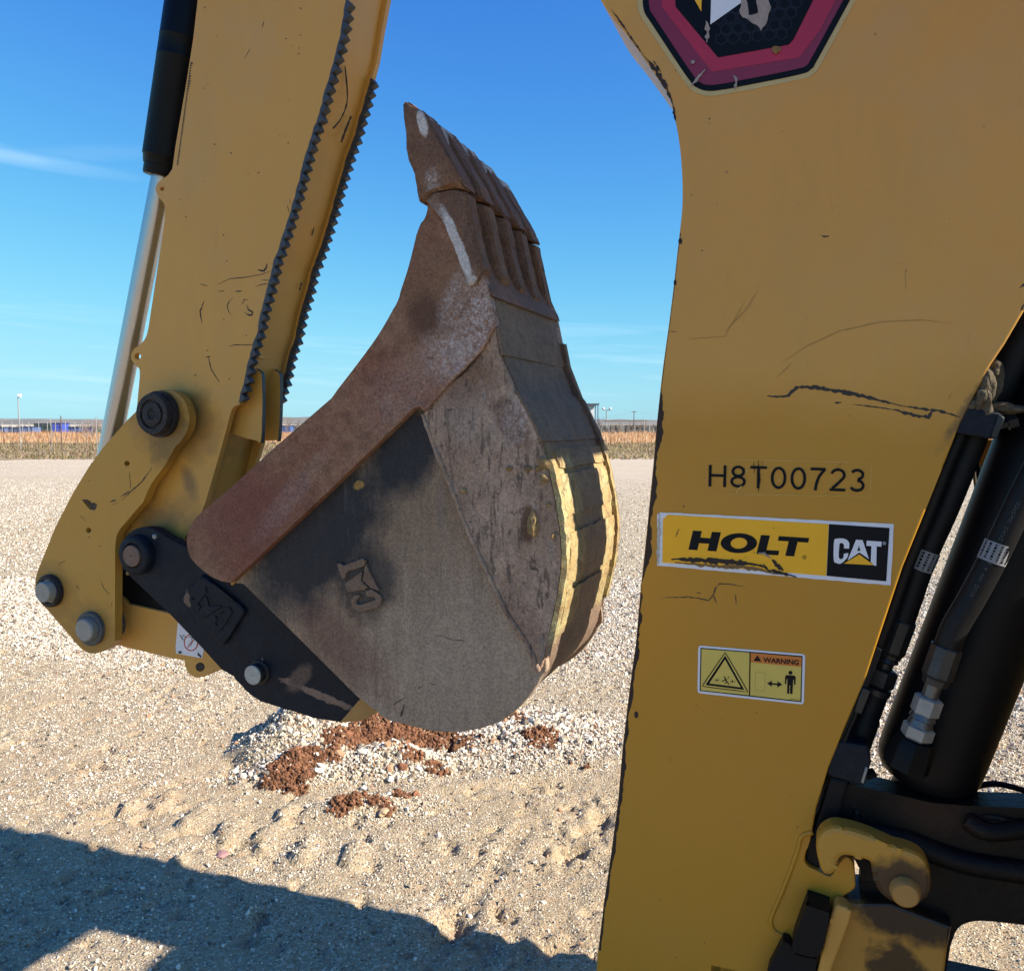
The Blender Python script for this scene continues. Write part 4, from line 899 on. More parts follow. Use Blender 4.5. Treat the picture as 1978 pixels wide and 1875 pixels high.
def wraplabel(name, a, b, r, parent, lines):
    ax = (b-a).normalized(); ref = Vector((0, -1, 0)); ref = (ref-ax*ref.dot(ax)).normalized(); sd_ = ax.cross(ref); bm = bmesh.new()
    def strip(t0, t1, a0, a1, rr, mi, n=12):
        for k in range(n):
            q0, q1 = a0+(a1-a0)*k/n, a0+(a1-a0)*(k+1)/n; vs = []
            for t, q in ((t0, q0), (t1, q0), (t1, q1), (t0, q1)):
                vs.append(bm.verts.new(a+(b-a)*t+(ref*math.cos(q)+sd_*math.sin(q))*rr))
            f = bm.faces.new(vs); f.material_index = mi
    strip(0, 1, -1.5, 1.5, r, 0)
    for k in range(lines):
        q = -1.0+2.0*k/(lines-1)
        t = .08
        while t < .9:
            l = random.uniform(.05, .14); strip(t, min(.93, t+l), q, q+.16, r+.0004, 1, 1); t += l+.05
    return fin(bm, name, [D_LABEL, D_BLK], parent, 60)
wraplabel("hose_label", uwz(1930, 1048, wh), uwz(1914, 1084, wh), .0213, hb, 6)
def hoseprint(a, b, r, parent, n=14):
    ax = (b-a).normalized(); ref = Vector((-.35, -1, 0)); ref = (ref-ax*ref.dot(ax)).normalized(); sd_ = ax.cross(ref); bm = bmesh.new(); L_ = (b-a).length; t = 0
    while t < L_:
        g = random.uniform(.0012, .004)
        for q in (random.uniform(-.10, 0), random.uniform(.02, .12)):
            vs = [bm.verts.new(a+ax*tt+(ref*math.cos(qq)+sd_*math.sin(qq))*(r+.0005)) for tt, qq in ((t, q), (t+g, q), (t+g, q+.045), (t, q+.045))]; bm.faces.new(vs)
        t += g+random.choice((.0015, .0015, .0015, .007))
    fin(bm, "hose_printing", M_PRINT, parent)["kind"] = "stuff"
M_PRINT = flat("worn_grey_print", (0.085, 0.085, 0.085), .7, amt=.5, nscale=60)
hoseprint(uwz(1880, 1150, wh), uwz(1918, 1078, wh), .0206, hb); hoseprint(uwz(1935, 1043, wh), uwz(1972, 968, wh), .0206, hb)
# hoses beside the boom
wg = 1.565
h1 = tube("hydraulic_hose", [uwz(x, y, wg) for x, y in ((1893,815),(1870,872),(1826,981),(1784,1075),(1758,1150),(1741,1200))], .0215, M_RUBBER, hoe)
h1['label'] = "black hose running down beside the boom's edge"
g0, g1 = uwz(1742, 1196, wg), uwz(1650, 1446, wg); gd = (g1-g0); Lg = gd.length; gn = gd.normalized()
lathe("crimped_ferrule", g0, g1, [(0,.0235),(.003,.0255),(.058,.0255),(.064,.022),(.070,.021)], M_DSTEEL, h1, n=10, smooth=15)
lathe("fitting_stem", g0+gn*.066, g1, [(0,.015),(.012,.0195),(.016,.0135),(.040,.0135)], M_DSTEEL, h1)
lathe("hex_nut", g0+gn*.092, g1, [(0,.019),(.003,.0255),(.030,.0255),(.034,.021)], M_DSTEEL, h1, n=6, smooth=10)
lathe("lock_ring", g0+gn*.127, g1, [(0,.021),(.002,.0245),(.012,.0245),(.015,.021)], M_DSTEEL, h1)
lathe("steel_pipe", g0+gn*.140, g1, [(0,.0225),(.045,.0225),(.05,.0245),(Lg-.14,.0245)], M_BLACK, h1)
bm = bmesh.new(); jag(bm, [(1712,1293),(1727,1298),(1723,1319),(1709,1313)], .5, wg-.031)
bm.free()
wraplabel("hose_label", uwz(1791, 1062, wg), uwz(1775, 1098, wg), .0222, h1, 6)
h2 = tube("hydraulic_hose", [uwz(x, y, 1.60) for x, y in ((2090,470),(2030,560),(1975,655),(1930,745),(1905,800),(1890,830))], [.036, .036, .037, .034, .028, .023], M_RUBBER, hoe, ring_noise=.02)
h2['label'] = "thick black sleeve of hoses above the clamp"
h3 = tube("thin_hose", [uwz(x, y, WM+.03) for x, y in ((1862,822),(1830,895),(1795,985),(1752,1094),(1716,1197),(1690,1262))], .011, M_RUBBER, hoe, n=10)
h3['label'] = "thin black hose tucked against the boom's edge"
plate("hose_guide", [(1694,1250),(1704,1256),(1668,1350),(1650,1395),(1618,1470),(1596,1500),(1583,1560),(1580,1572),(1574,1570),(1585,1530),(1632,1405),(1660,1335)], WM+.004, .03, M_BLACK, h3, bevel=.001)
plate("pipe_block", [(1666,1328),(1682,1334),(1664,1380),(1650,1374)], WM-.002, .02, M_DSTEEL, h3)
plate("hose_clamp", [(1853,812),(1866,786),(1930,797),(1942,806),(1926,846),(1914,848),(1846,836)], WM+.002, .11, M_EAR, hoe, bevel=.003)
plate("clamp_washer", [(1929,800),(1941,808),(1924,846),(1915,843)], WM-.002, .02, M_DSTEEL, hoe, bevel=.001)
lathe("clamp_bolt", uwz(1930, 822, WM+.03), uwz(1962, 812, WM+.03), [(0,.008),(.012,.008),(.012,.013),(.026,.013)], M_DSTEEL, hoe, n=6)
cl2 = plate("lower_hose_clamp", [(1614,1436),(1624,1432),(1675,1440),(1683,1472),(1669,1518),(1606,1500),(1598,1492)], WM+.002, .10, M_EAR, hoe, bevel=.003)
plate("clamp_washer", [(1672,1481),(1677,1483),(1668,1513),(1663,1511)], WM-.001, .03, M_STEEL, cl2, bevel=.001)
lathe("clamp_bolt", uwz(1672, 1497, WM+.03), uwz(1692, 1490, WM+.03), [(0,.009),(.016,.009),(.017,.006)], M_BLACK, cl2, n=6)
plate("pipe_sleeve", rounded([(1604,1500),(1640,1508),(1624,1572),(1612,1600,1),(1596,1616,1),(1580,1690),(1560,1676,1),(1553,1655,1),(1570,1606),(1584,1560)]), WM+.012, .09, M_BLACK, hoe, bevel=.006)
for k, (px, py, w, r, sq) in enumerate(((1903,742,WM+.03,.034,(.65,.7,1.2)),(1890,778,WM+.02,.026,(.8,.8,1)),(1920,792,WM+.03,.022,(1.4,.8,.55)),(1918,712,WM+.02,.014,(1,.8,.8)),(1898,760,WM+.01,.018,(.7,.7,1.5)))):
    clod("mud_nest" if k == 0 else "mud_clump", uwz(px, py, w), r, M_NEST, hoe, 60+k, .6, sq, 4)
boxobj("swing_post", (-.20, 1.50, .22), (.02, 1.72, .62), M_CAST, hoe, .02)
boxobj("swing_mount", (-.02, 1.44, .26), (.66, 1.76, .56), M_CAST, hoe, .02)
lathe("boom_pivot_pin", uwz(1370, 2150, WM-.02), uwz(1370, 2150, WM-.02)+Vector((0, .26, 0)), [(0,.03),(.004,.034),(.26,.034)], M_STEEL, hoe)
# yellow guard behind the hoses
plate("far_guard_plate", [(1895,850),(1945,845),(1960,900),(1900,1010),(1892,1000),(1884,900)], 1.72, .008, Y_PLAIN, hoe)
plate("guard_edge", [(1884,900),(1893,896),(1908,960),(1904,1005),(1893,975)], 1.715, .006, M_BLACK, hoe)
plate("bracket_leaf", [(1878,905),(1886,900),(1894,985),(1885,968)], 1.74, .006, M_WASHER, hoe)
for pts in ([(1950,728),(1962,733),(1952,752),(1944,760),(1946,742)],[(1948,762),(1966,755),(1982,756),(1990,770),(1975,790),(1962,786),(1952,775)]):
    plate("tie_strap", ragged(pts, 1, 6), 1.62, .01, M_RUBBER, hoe)
# swing frame casting, hook and foot
WF = 1.52
clod("grease_lump", uwz(1925, 1592, WF), .022, M_CAST, hoe, 91, .5, (1.5, .5, .8))
frame = plate("swing_frame", rounded([(1573,1578),(1590,1555),(1612,1530),(1640,1514),(1740,1536),(1800,1550),(1872,1556),(1980,1560),(2180,1580),(2620,1620),(2620,1850),(2180,1800),(1980,1786),(1902,1778,1),(1867,1782,1),(1848,1796,1),(1836,1826),(1815,1960),(1590,1960),(1600,1780),(1660,1760),(1662,1680),(1640,1640),(1600,1610)]), WF, .06, M_CAST, hoe,
              holes=[[(1645,1563),(1654,1564),(1665,1574),(1659,1585),(1651,1588),(1649,1576)]], bevel=0)
tube("casting_rib", [uwz(1870, 1585, WF), uwz(1910, 1605, WF-.01), uwz(1990, 1600, WF), uwz(2080, 1612, WF)], .016, M_CAST, frame)
tube("casting_rib", [uwz(1660, 1600, WF+.01), uwz(1740, 1620, WF), uwz(1850, 1660, WF), uwz(1960, 1680, WF), uwz(2060, 1690, WF)], .02, M_CAST, frame)
def JZ(p): return zoomc(1440, 1450, 3.677, p)
hook = plate("boom_lock_hook", rounded(JZ([(500,690,1),(525,600,1),(600,548,1),(690,550,1),(850,594,1),(1050,680),(1190,722,1),(1270,780,1),(1320,880,1),(1320,1000,1),(1260,1080,1),(1160,1110,1),(1040,1080,1),(950,1010,1),(905,900,1),(885,800,1),(800,768,1),(710,752,1),(665,775,1),(652,820,1),(632,870,1),(585,887,1),(535,850,1)])), WM-.045, .040,
             yellow("hook_paint", lambda m, c, r: (m.mix(m.math('MULTIPLY', m.blob(*P(1745, 1712, WM-.045), .058, .048, 0, .4, 30, .35), .93), m.mix(.55, c, (0.46, 0.23, 0.015)), (0.030, 0.016, 0.012)), r)), hoe, bevel=.009)
pin("hook_pin", 1748, 1719, WM-.045, [(0,.024),(.014,.0215),(.018,.018),(.019,.001)], Y_DIRTY, hook)
foot = plate("boom_foot", rounded([(1614,1748,1),(1632,1740,1),(1650,1744),(1720,1745),(1838,1790),(1830,1835),(1815,1960),(1560,1960),(1582,1855,1),(1603,1776,1)]), WM-.012, .10,
             yellow("foot_paint", lambda m, c, r: (m.mix(m.math('MAXIMUM', m.math('MULTIPLY', m.blob(*P(1760, 1772, WM), .10, .035, -.1, .6, 24, .6), .97), m.math('MULTIPLY', m.blob(*P(1728, 1868, WM), .042, .05, .3, .5, 30, .7), .9)), m.mix(.65, c, (0.34, 0.165, 0.015)), (0.016, 0.010, 0.008)), r)), hoe, bevel=.005)
plate("foot_rib", rounded([(1612,1752,1),(1628,1750,1),(1646,1760),(1640,1785),(1600,1890),(1590,1960),(1560,1960),(1580,1875),(1600,1790)]), WM-.035, .03, Y_PLAIN, foot, bevel=.005)
plate("rubber_stop", rounded([(1557,1752,1),(1562,1748,1),(1598,1760,1),(1602,1768,1),(1592,1822),(1582,1846,1),(1570,1849,1),(1538,1841,1),(1530,1828,1)]), WM-.05, .05, M_BLACK, hoe, bevel=.0015)
plate("stop_bracket", [(1512,1818),(1524,1822),(1538,1844),(1578,1852),(1566,1960),(1466,1960),(1484,1872),(1500,1842)], WM-.03, .029, M_BLACK, hoe, bevel=0)
tube("thin_cable", [uwz(x, y, 1.75) for x, y in ((1880,1520),(1915,1513),(1950,1518),(1990,1530),(2060,1550))], .006, M_RUBBER, hoe, n=8)

# ---------------- the tractor itself, standing off to the right of the frame
M_GLASS = M("cab_glass"); M_GLASS.b.inputs['Transmission Weight'].default_value = 1.0; M_GLASS = M_GLASS.out((.8, .9, .9), .02)
body = bpy.data.objects.new("tractor", None); COL.objects.link(body); body.parent = hoe
UR = .62
boxobj("rear_frame", (UR, 1.00, .45), (UR+.35, 2.34, 1.55), Y_PLAIN, body, .02)
boxobj("floor", (UR+.3, 1.02, .85), (2.4, 2.30, 1.0), M_BLACK, body, .01)
boxobj("fender", (UR, 1.93, .6), (2.0, 2.345, 1.62), Y_PLAIN, body, .04)
boxobj("shade_panel", (UR, 1.945, 1.50), (UR+.04, 2.345, 2.30), Y_PLAIN, body, .01)  # unseen slab added to shape the edge of the ground shadow
boxobj("shade_header", (UR, 1.815, 1.84), (UR+.035, 2.345, 2.30), Y_PLAIN, body, .008)  # unseen strip added to close off light on the ground
boxobj("shade_slab", (UR-.01, .78, 2.27), (UR+.04, 2.345, 3.0), Y_PLAIN, body, .01)  # unseen slab added to keep the upper bucket in shade
boxobj("rear_sill", (UR, 1.78, 1.50), (UR+.03, 1.95, 1.64), Y_PLAIN, body, .01)
boxobj("roof", (UR, .78, 2.95), (1.45, 2.345, 3.06), Y_PLAIN, body, .02)  # unseen roof, cut short so sun still reaches the bucket's back
boxobj("fender", (1.0, .82, .9), (2.2, 1.10, 1.50), Y_PLAIN, body, .04)
for (u, w_) in ((1.36, .80), (1.36, 2.24), (UR, .78)):
    boxobj("cab_post", (u, w_, .9), (u+.08, w_+.08, 2.96), M_BLACK, body, .01)
boxobj("hood", (2.6, 1.15, .9), (4.5, 2.05, 1.55), Y_PLAIN, body, .08)
boxobj("seat", (1.05, 1.35, 1.0), (1.35, 1.80, 1.40), M_BLACK, body, .05)
for (u, w_, r, wd_) in ((1.75, .72, .70, .45), (1.75, 2.0, .70, .34), (4.0, .85, .45, .32), (4.0, 2.0, .45, .30)):
    c = Vector((u, w_, r))
    t = lathe("tyre", c, c+Vector((0, wd_, 0)), [(0,r*.6),(.02,r*.9),(.06,r*.985),(wd_/2,r),(wd_-.06,r*.985),(wd_-.02,r*.9),(wd_,r*.6)], M_RUBBER, body)
    lathe("rim", c+Vector((0,.03,0)), c+Vector((0, wd_-.03, 0)), [(0,r*.58),(.02,r*.6),(.1,r*.3),(wd_-.16,r*.3),(wd_-.08,r*.6),(wd_-.06,r*.58)], Y_PLAIN, body)
#==PART3==
# =================================================================== GROUND
def hash2(ix, iy, s):
    n = (ix*374761393+iy*668265263+s*1274126177) & 0x7fffffff
    n = ((n ^ (n >> 13))*1103515245) & 0x7fffffff
    return (n ^ (n >> 16))/float(0x7fffffff)
def vnoise(x, y, s=0):
    ix = np.floor(x).astype(np.int64); iy = np.floor(y).astype(np.int64); fx = x-ix; fy = y-iy
    fx = fx*fx*(3-2*fx); fy = fy*fy*(3-2*fy)
    a, b, c, d = hash2(ix, iy, s), hash2(ix+1, iy, s), hash2(ix, iy+1, s), hash2(ix+1, iy+1, s)
    return (a+(b-a)*fx)*(1-fy)+(c+(d-c)*fx)*fy
def fbm(x, y, o=4, s=0):
    t = 0; a = .5
    for k in range(o): t = t+a*(vnoise(x, y, s+k*17)-.5); x = x*2.03; y = y*2.03; a *= .5
    return t
def gpx(px, py): v = gp(px, py); return v.x, v.y
def sstep(a, b, x): t = np.clip((x-a)/(b-a), 0, 1); return t*t*(3-2*t)
heaps = []      # (x, y, rx, ry, height, kind)
def heap(px, py, rx, ry, h, rot=0): x, y = gpx(px, py); heaps.append((x, y, rx, ry, h, rot))
heap(590, 1440, .25, .25, .225); heap(690, 1420, .42, .20, .15, .1); heap(800, 1400, .35, .18, .11); heap(1010, 1420, .5, .3, .05); heap(640, 1480, .30, .16, .09, .3); heap(760, 1480, .28, .15, .07); heap(560, 1500, .3, .1, .04, .4); heap(730, 1560, .26, .07, .04, .15)
clay = []       # irregular red clay patches (px, py, rx, ry)
_r = np.random.RandomState(5)
NCR = 0
for line_, ra, rb in ((((545,1527),(615,1492),(690,1450),(752,1428),(800,1440),(870,1452)), .05, .10), (((650,1568),(720,1562),(802,1546)), .022, .045), (((955,1392),(1000,1418),(1050,1452)), .04, .085), (((785,1466),(830,1503)), .03, .06), (((1110,1478),(1150,1490)), .02, .04), (((845,1425),(895,1455)), .07, .10)):
    if line_[0] == (845, 1425): NCR = len(clay)
    for (p, q) in zip(line_, line_[1:]):
        n = max(2, int(math.dist(p, q)/14))
        for k in range(n):
            t = k/n; r_ = _r.uniform(ra, rb)*(1 if _r.rand() > .2 else .45); clay.append((*gpx(p[0]+(q[0]-p[0])*t+_r.normal()*9, p[1]+(q[1]-p[1])*t+_r.normal()*6), r_, r_*.8))
lugs = [gpx(x, y)+(r,) for x, y, r in ((322,1552,.05),(384,1585,.065),(458,1606,.07),(528,1620,.065),(598,1645,.06),(560,1575,.05),(690,1655,.055),(255,1568,.04),(350,1668,.03))]
pits = [gpx(x, y)+(rx, ry, d) for x, y, rx, ry, d in ((1130,1600,.045,.05,.035),(1105,1640,.08,.05,.05),(1160,1575,.05,.05,.03),(1085,1655,.05,.04,.035),(380,1610,.05,.03,.02),(455,1635,.05,.03,.025),(870,1790,.05,.08,.04),(960,1765,.02,.06,.03),(310,1555,.015,.05,.02),(1165,1590,.06,.02,.03),(870,1450,.02,.10,.03),(440,1500,.05,.03,.02),(1060,1830,.08,.03,.02))]
def clayness(x, y):
    m = np.zeros_like(x)
    n = fbm(x*9, y*9, 4, 77)*1.5+fbm(x*40, y*40, 2, 78)*.9
    for (cx, cy, rx, ry) in clay: m = np.maximum(m, 1-np.sqrt(((x-cx)/rx)**2+((y-cy)/ry)**2)*.8+n)
    return m
def gravelness(x, y):
    pat = fbm(x*1.7, y*1.7, 4, 15)*.9+fbm(x*7, y*7, 3, 16)*.5
    "1 where loose pale gravel lies thick, 0 on trodden tan fines"
    g = sstep(4.3, 5.6, y+.25*x+fbm(x*1.3, y*1.3, 4, 5)*2.2)*.8+.12
    for (cx, cy, rx, ry, h, rot) in heaps: g = np.maximum(g, np.clip(1.6-np.sqrt(((x-cx)/rx)**2+((y-cy)/(ry*1.4))**2), 0, 1))
    g = np.maximum(g, sstep(.15, .5, x-.45+fbm(x*3, y*3, 3, 8)*.8)*sstep(3.2, 3.6, y)*.9)
    return np.clip(g+pat, 0, 1)
def hgt(x, y):
    near = sstep(12, 6, y)
    z = fbm(x*.45, y*.45, 3, 1)*.05*near+fbm(x*2.1, y*2.1, 4, 2)*.035*near+fbm(x*9, y*9, 4, 3)*.022*near+fbm(x*30, y*30, 2, 4)*.012*near
    for (cx, cy, rx, ry, h, rot) in heaps:
        c, s = math.cos(rot), math.sin(rot); a = (c*(x-cx)+s*(y-cy))/rx; b = (-s*(x-cx)+c*(y-cy))/ry
        r = np.sqrt(a*a+b*b)+fbm(x*6, y*6, 3, 12)*.5; z = np.maximum(z, z*.4+h*np.clip(1-r/1.5, 0, 1)**1.15*1.25)
    cl = clayness(x, y); z = z+np.clip(cl, 0, 1)*(.012+fbm(x*26, y*26, 3, 31)*.05)*near
    for (cx, cy, r) in lugs:           # tyre lugs: low pads, sharp on the side away from the sun
        dx, dy = x-cx, (y-cy)/1.9; d = np.sqrt(dx*dx+dy*dy); z = z+.021*sstep(r, r*.85, d+fbm(x*18, y*18, 3, 50)*r*.35)*sstep(r*1.1, -r*.3, dx)*near
    for (cx, cy, rx, ry, dp) in pits:
        d = np.sqrt(((x-cx)/rx)**2+((y-cy)/ry)**2)+fbm(x*20, y*20, 2, 41)*.8; z = z-dp*sstep(1.1, .5, d)
    rg = 0                             # churned, broken ground with deep holes
    for (px, py, rx, ry) in ((1130, 1600, .22, .20), (1090, 1660, .16, .14), (1160, 1560, .2, .15), (880, 1790, .10, .14), (1040, 1830, .2, .1), (440, 1640, .16, .06), (1050, 1520, .2, .08)):
        cx, cy = gpx(px, py); rg = np.maximum(rg, sstep(1.3, .3, np.sqrt(((x-cx)/rx)**2+((y-cy)/ry)**2)+fbm(x*5, y*5, 2, 44)))
    z = z-np.clip(fbm(x*16, y*16, 3, 55)-.13, 0, 1)*.16*sstep(9, 5, y)
    z = z+rg*(np.abs(fbm(x*13, y*13, 4, 45))*.13-.022+fbm(x*40, y*40, 2, 46)*.02)
    # a wheel track with cleat marks
    (ax, ay), (bx, by) = gpx(1010, 1600), gpx(850, 1840); L_ = math.hypot(bx-ax, by-ay); tx, ty = (bx-ax)/L_, (by-ay)/L_
    al = (x-ax)*tx+(y-ay)*ty; ac = -(x-ax)*ty+(y-ay)*tx
    z = z-.018*sstep(.05, .02, np.abs(ac))*sstep(-.1, 0, al)*sstep(L_+.1, L_, al)*(.4+.6*(np.mod(al, .055) > .028))
    for (p, q) in (((150, 985), (0, 1040)), ((340, 1500), (60, 1640)), ((640, 1560), (1180, 1470)), ((1978, 1180), (1700, 1250))):
        (ax, ay), (bx, by) = gpx(*p), gpx(*q); L_ = math.hypot(bx-ax, by-ay); tx, ty = (bx-ax)/L_, (by-ay)/L_
        al = (x-ax)*tx+(y-ay)*ty; ac = -(x-ax)*ty+(y-ay)*tx
        z = z+.014*np.exp(-(ac/.06)**2)*sstep(-.3, .1, al)*sstep(L_+.3, L_-.1, al)
    return z
def axis(lo, hi, step, outer, g=1.09):
    v = list(np.arange(lo, hi, step)); a = lo; s = step; L_ = []
    while a > outer[0]: s *= g; a -= s; L_.append(a)
    b = v[-1]; s = step; R_ = []
    while b < outer[1]: s *= g; b += s; R_.append(b)
    return np.array(L_[::-1]+v+R_)
def fields(v): return v
xs = axis(-2.9, 3.4, .016, (-900, 900)); ys = axis(2.25, 5.8, .014, (-60, 3200), 1.035)
XX, YY = np.meshgrid(xs, ys); ZZ = hgt(XX, YY)
def gridmesh(name, XX, YY, ZZ, mat, kind, attrs=None):
    ny, nx = XX.shape; me = bpy.data.meshes.new(name)
    co_ = np.stack([XX, YY, ZZ], -1).reshape(-1, 3).astype(np.float32); i = np.arange(nx*ny).reshape(ny, nx)
    q = np.stack([i[:-1, :-1], i[:-1, 1:], i[1:, 1:], i[1:, :-1]], -1).reshape(-1, 4).astype(np.int32)
    me.vertices.add(len(co_)); me.vertices.foreach_set('co', co_.ravel()); me.loops.add(q.size); me.loops.foreach_set('vertex_index', q.ravel())
    me.polygons.add(len(q)); me.polygons.foreach_set('loop_start', np.arange(0, q.size, 4, dtype=np.int32)); me.polygons.foreach_set('loop_total', np.full(len(q), 4, np.int32))
    me.polygons.foreach_set('use_smooth', np.ones(len(q), bool)); me.update(calc_edges=True)
    for k, v in (attrs or {}).items():
        a = me.attributes.new(k, 'FLOAT', 'POINT'); a.data.foreach_set('value', v.ravel().astype(np.float32))
    me.materials.append(mat); o = bpy.data.objects.new(name, me); COL.objects.link(o); o['kind'] = kind
    return o
def attr(m, name):
    q = m.n.nodes.new('ShaderNodeAttribute'); q.attribute_name = name; return q.outputs['Fac']
def ground_mat():
    m = M("gravel_yard"); cl = attr(m, 'clay'); gv = attr(m, 'gravel')
    X, Y, Z = m.sep()
    fines = m.mix(m.noise(1.3, 5, .6), (0.430, 0.318, 0.195), (0.540, 0.425, 0.290))
    fines = m.mix(m.ramp(m.noise(.7, 4, .65), .5, .66, 0, .6), fines, (0.520, 0.350, 0.210))
    fines = m.mul(fines, m.mix(m.ramp(m.noise(150, 4, .8), .35, .65), (0.561, 0.519, 0.437), (1.22, 1.22, 1.22)))
    vc = m.voro(115); vd = m.voro(115, out='Distance'); sep = m.n.nodes.new('ShaderNodeSeparateColor'); m.n.links.new(vc, sep.inputs[0])
    v2 = m.voro(48); s2 = m.n.nodes.new('ShaderNodeSeparateColor'); m.n.links.new(v2, s2.inputs[0])
    stone = m.mix(sep.outputs[0], (0.275, 0.206, 0.126), (0.796, 0.686, 0.496)); stone = m.mix(m.ramp(sep.outputs[1], .8, .9, 0, .7), stone, (0.133, 0.098, 0.076))
    st2 = m.mix(s2.outputs[0], (0.245, 0.186, 0.118), (0.796, 0.676, 0.487))
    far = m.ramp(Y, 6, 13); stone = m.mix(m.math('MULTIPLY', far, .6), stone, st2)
    k = m.ramp(m.math('ADD', m.math('MULTIPLY', gv, .55), m.math('MULTIPLY', m.math('SUBTRACT', sep.outputs[2], .5), .9)), .05, .35)
    c = m.mix(m.math('MULTIPLY', k, .8), fines, stone)
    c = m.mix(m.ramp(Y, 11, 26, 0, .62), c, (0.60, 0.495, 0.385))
    band = m.noise(1.0, 4, .6, m.mapping((.05, .55, 1))); c = m.mix(m.ramp(band, .5, .62, 0, .22), c, (0.490, 0.372, 0.227))
    clc = m.mix(m.noise(30, 5, .7), (0.16, 0.068, 0.03), (0.36, 0.19, 0.10))
    c = m.mix(m.ramp(cl, .12, .38, 0, .92), c, clc)
    wet = m.blob(gp(60, 1800).x, 0, .1, 1); 
    h = m.math('ADD', m.math('MULTIPLY', m.math('MULTIPLY', vd, -.9), m.ramp(k, 0, 1, .25, 1)), m.math('ADD', m.math('MULTIPLY', m.noise(220, 3, .7), .6), m.math('MULTIPLY', m.noise(45, 4, .7), .9)))
    return m.out(c, .92, bump=h, bstr=.9, bdist=.012, spec=.15)
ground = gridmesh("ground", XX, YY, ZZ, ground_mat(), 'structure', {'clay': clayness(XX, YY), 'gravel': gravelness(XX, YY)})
# loose stones over the near yard
def stone_mat():
    m = M("loose_stone"); q = m.n.nodes.new('ShaderNodeObjectInfo'); r = q.outputs['Random']
    c = m.mix(r, (0.300, 0.235, 0.165), (0.840, 0.765, 0.640)); r2 = m.math('FRACT', m.math('MULTIPLY', r, 37.7)); c = m.mix(m.ramp(r2, .72, .75, 0, 1), c, (0.150, 0.120, 0.095)); c = m.mix(m.ramp(r2, .93, .94, 0, 1), c, (0.408, 0.235, 0.134))
    q2 = m.n.nodes.new('ShaderNodeAttribute'); q2.attribute_type = 'INSTANCER'; q2.attribute_name = 'clay'
    c = m.mix(q2.outputs['Fac'], c, m.mix(r, (0.085, 0.036, 0.017), (0.25, 0.115, 0.058)))
    return m.out(c, .85, spec=.2)
def scatter(name, pts, sizes, clayf, mat, kind='stuff', sub=1):
    me = bpy.data.meshes.new(name); n = len(pts); me.vertices.add(n); me.vertices.foreach_set('co', np.asarray(pts, np.float32).ravel())
    a = me.attributes.new('size', 'FLOAT', 'POINT'); a.data.foreach_set('value', sizes.astype(np.float32))
    a = me.attributes.new('clay', 'FLOAT', 'POINT'); a.data.foreach_set('value', clayf.astype(np.float32))
    o = bpy.data.objects.new(name, me); COL.objects.link(o); o['kind'] = kind
    g = bpy.data.node_groups.new(name, 'GeometryNodeTree'); g.interface.new_socket('Geometry', in_out='INPUT', socket_type='NodeSocketGeometry'); g.interface.new_socket('Geometry', in_out='OUTPUT', socket_type='NodeSocketGeometry')
    N = g.nodes.new; K = g.links.new; gi, go_ = N('NodeGroupInput'), N('NodeGroupOutput'); j = N('GeometryNodeGeometryToInstance')
    for k in range(5):
        ic = N('GeometryNodeMeshIcoSphere'); ic.inputs['Radius'].default_value = 1; ic.inputs['Subdivisions'].default_value = sub
        sp = N('GeometryNodeSetPosition'); ns = N('ShaderNodeTexNoise'); ns.noise_dimensions = '4D'; ns.inputs['W'].default_value = k*3.7; ns.inputs['Scale'].default_value = 1.1; ns.inputs['Detail'].default_value = 2
        v1 = N('ShaderNodeVectorMath'); v1.operation = 'SUBTRACT'; v1.inputs[1].default_value = (.5, .5, .5); v2 = N('ShaderNodeVectorMath'); v2.operation = 'SCALE'; v2.inputs['Scale'].default_value = 1.9
        K(ns.outputs['Color'], v1.inputs[0]); K(v1.outputs[0], v2.inputs[0]); K(ic.outputs[0], sp.inputs[0]); K(v2.outputs[0], sp.inputs['Offset'])
        tr = N('GeometryNodeTransform'); tr.inputs['Scale'].default_value = (1, .8-.05*k, .55+.06*k); sm = N('GeometryNodeSetMaterial'); sm.inputs['Material'].default_value = mat
        ss = N('GeometryNodeSetShadeSmooth'); ss.inputs['Shade Smooth'].default_value = False
        K(sp.outputs[0], tr.inputs[0]); K(tr.outputs[0], ss.inputs[0]); K(ss.outputs[0], sm.inputs[0]); K(sm.outputs[0], j.inputs[0])
    ip = N('GeometryNodeInstanceOnPoints'); ip.inputs['Pick Instance'].default_value = True
    rv = N('FunctionNodeRandomValue'); rv.data_type = 'FLOAT_VECTOR'; rv.inputs[1].default_value = (6.28, 6.28, 6.28); 
    sz = N('GeometryNodeInputNamedAttribute'); sz.data_type = 'FLOAT'; sz.inputs['Name'].default_value = 'size'
    ri = N('FunctionNodeRandomValue'); ri.data_type = 'INT'; ri.inputs[4].default_value = 0; ri.inputs[5].default_value = 4
    K(gi.outputs[0], ip.inputs['Points']); K(j.outputs[0], ip.inputs['Instance']); K(rv.outputs[0], ip.inputs['Rotation']); K(sz.outputs[0], ip.inputs['Scale']); K(ri.outputs[2], ip.inputs['Instance Index']); K(ip.outputs[0], go_.inputs[0])
    md = o.modifiers.new("stones", 'NODES'); md.node_group = g
    return o
rs = np.random.RandomState(3)
def sample(n, y0, y1, dens):
    y = y0+(y1-y0)*rs.rand(n)**(.8); x = (rs.rand(n)*2-1)*(y*.66+.9)
    keep = rs.rand(n) < dens(x, y); return x[keep], y[keep]
x, y = sample(700000, 2.2, 8.5, lambda x, y: (gravelness(x, y)*.8+.22)*np.clip(1.15-clayness(x, y), .12, 1))
sz = (.0018+.0034*rs.rand(len(x))**1.8+.009*rs.rand(len(x))**60)*(1+.12*(y-3))*(.8+.5*gravelness(x, y))
hp = np.zeros_like(x)
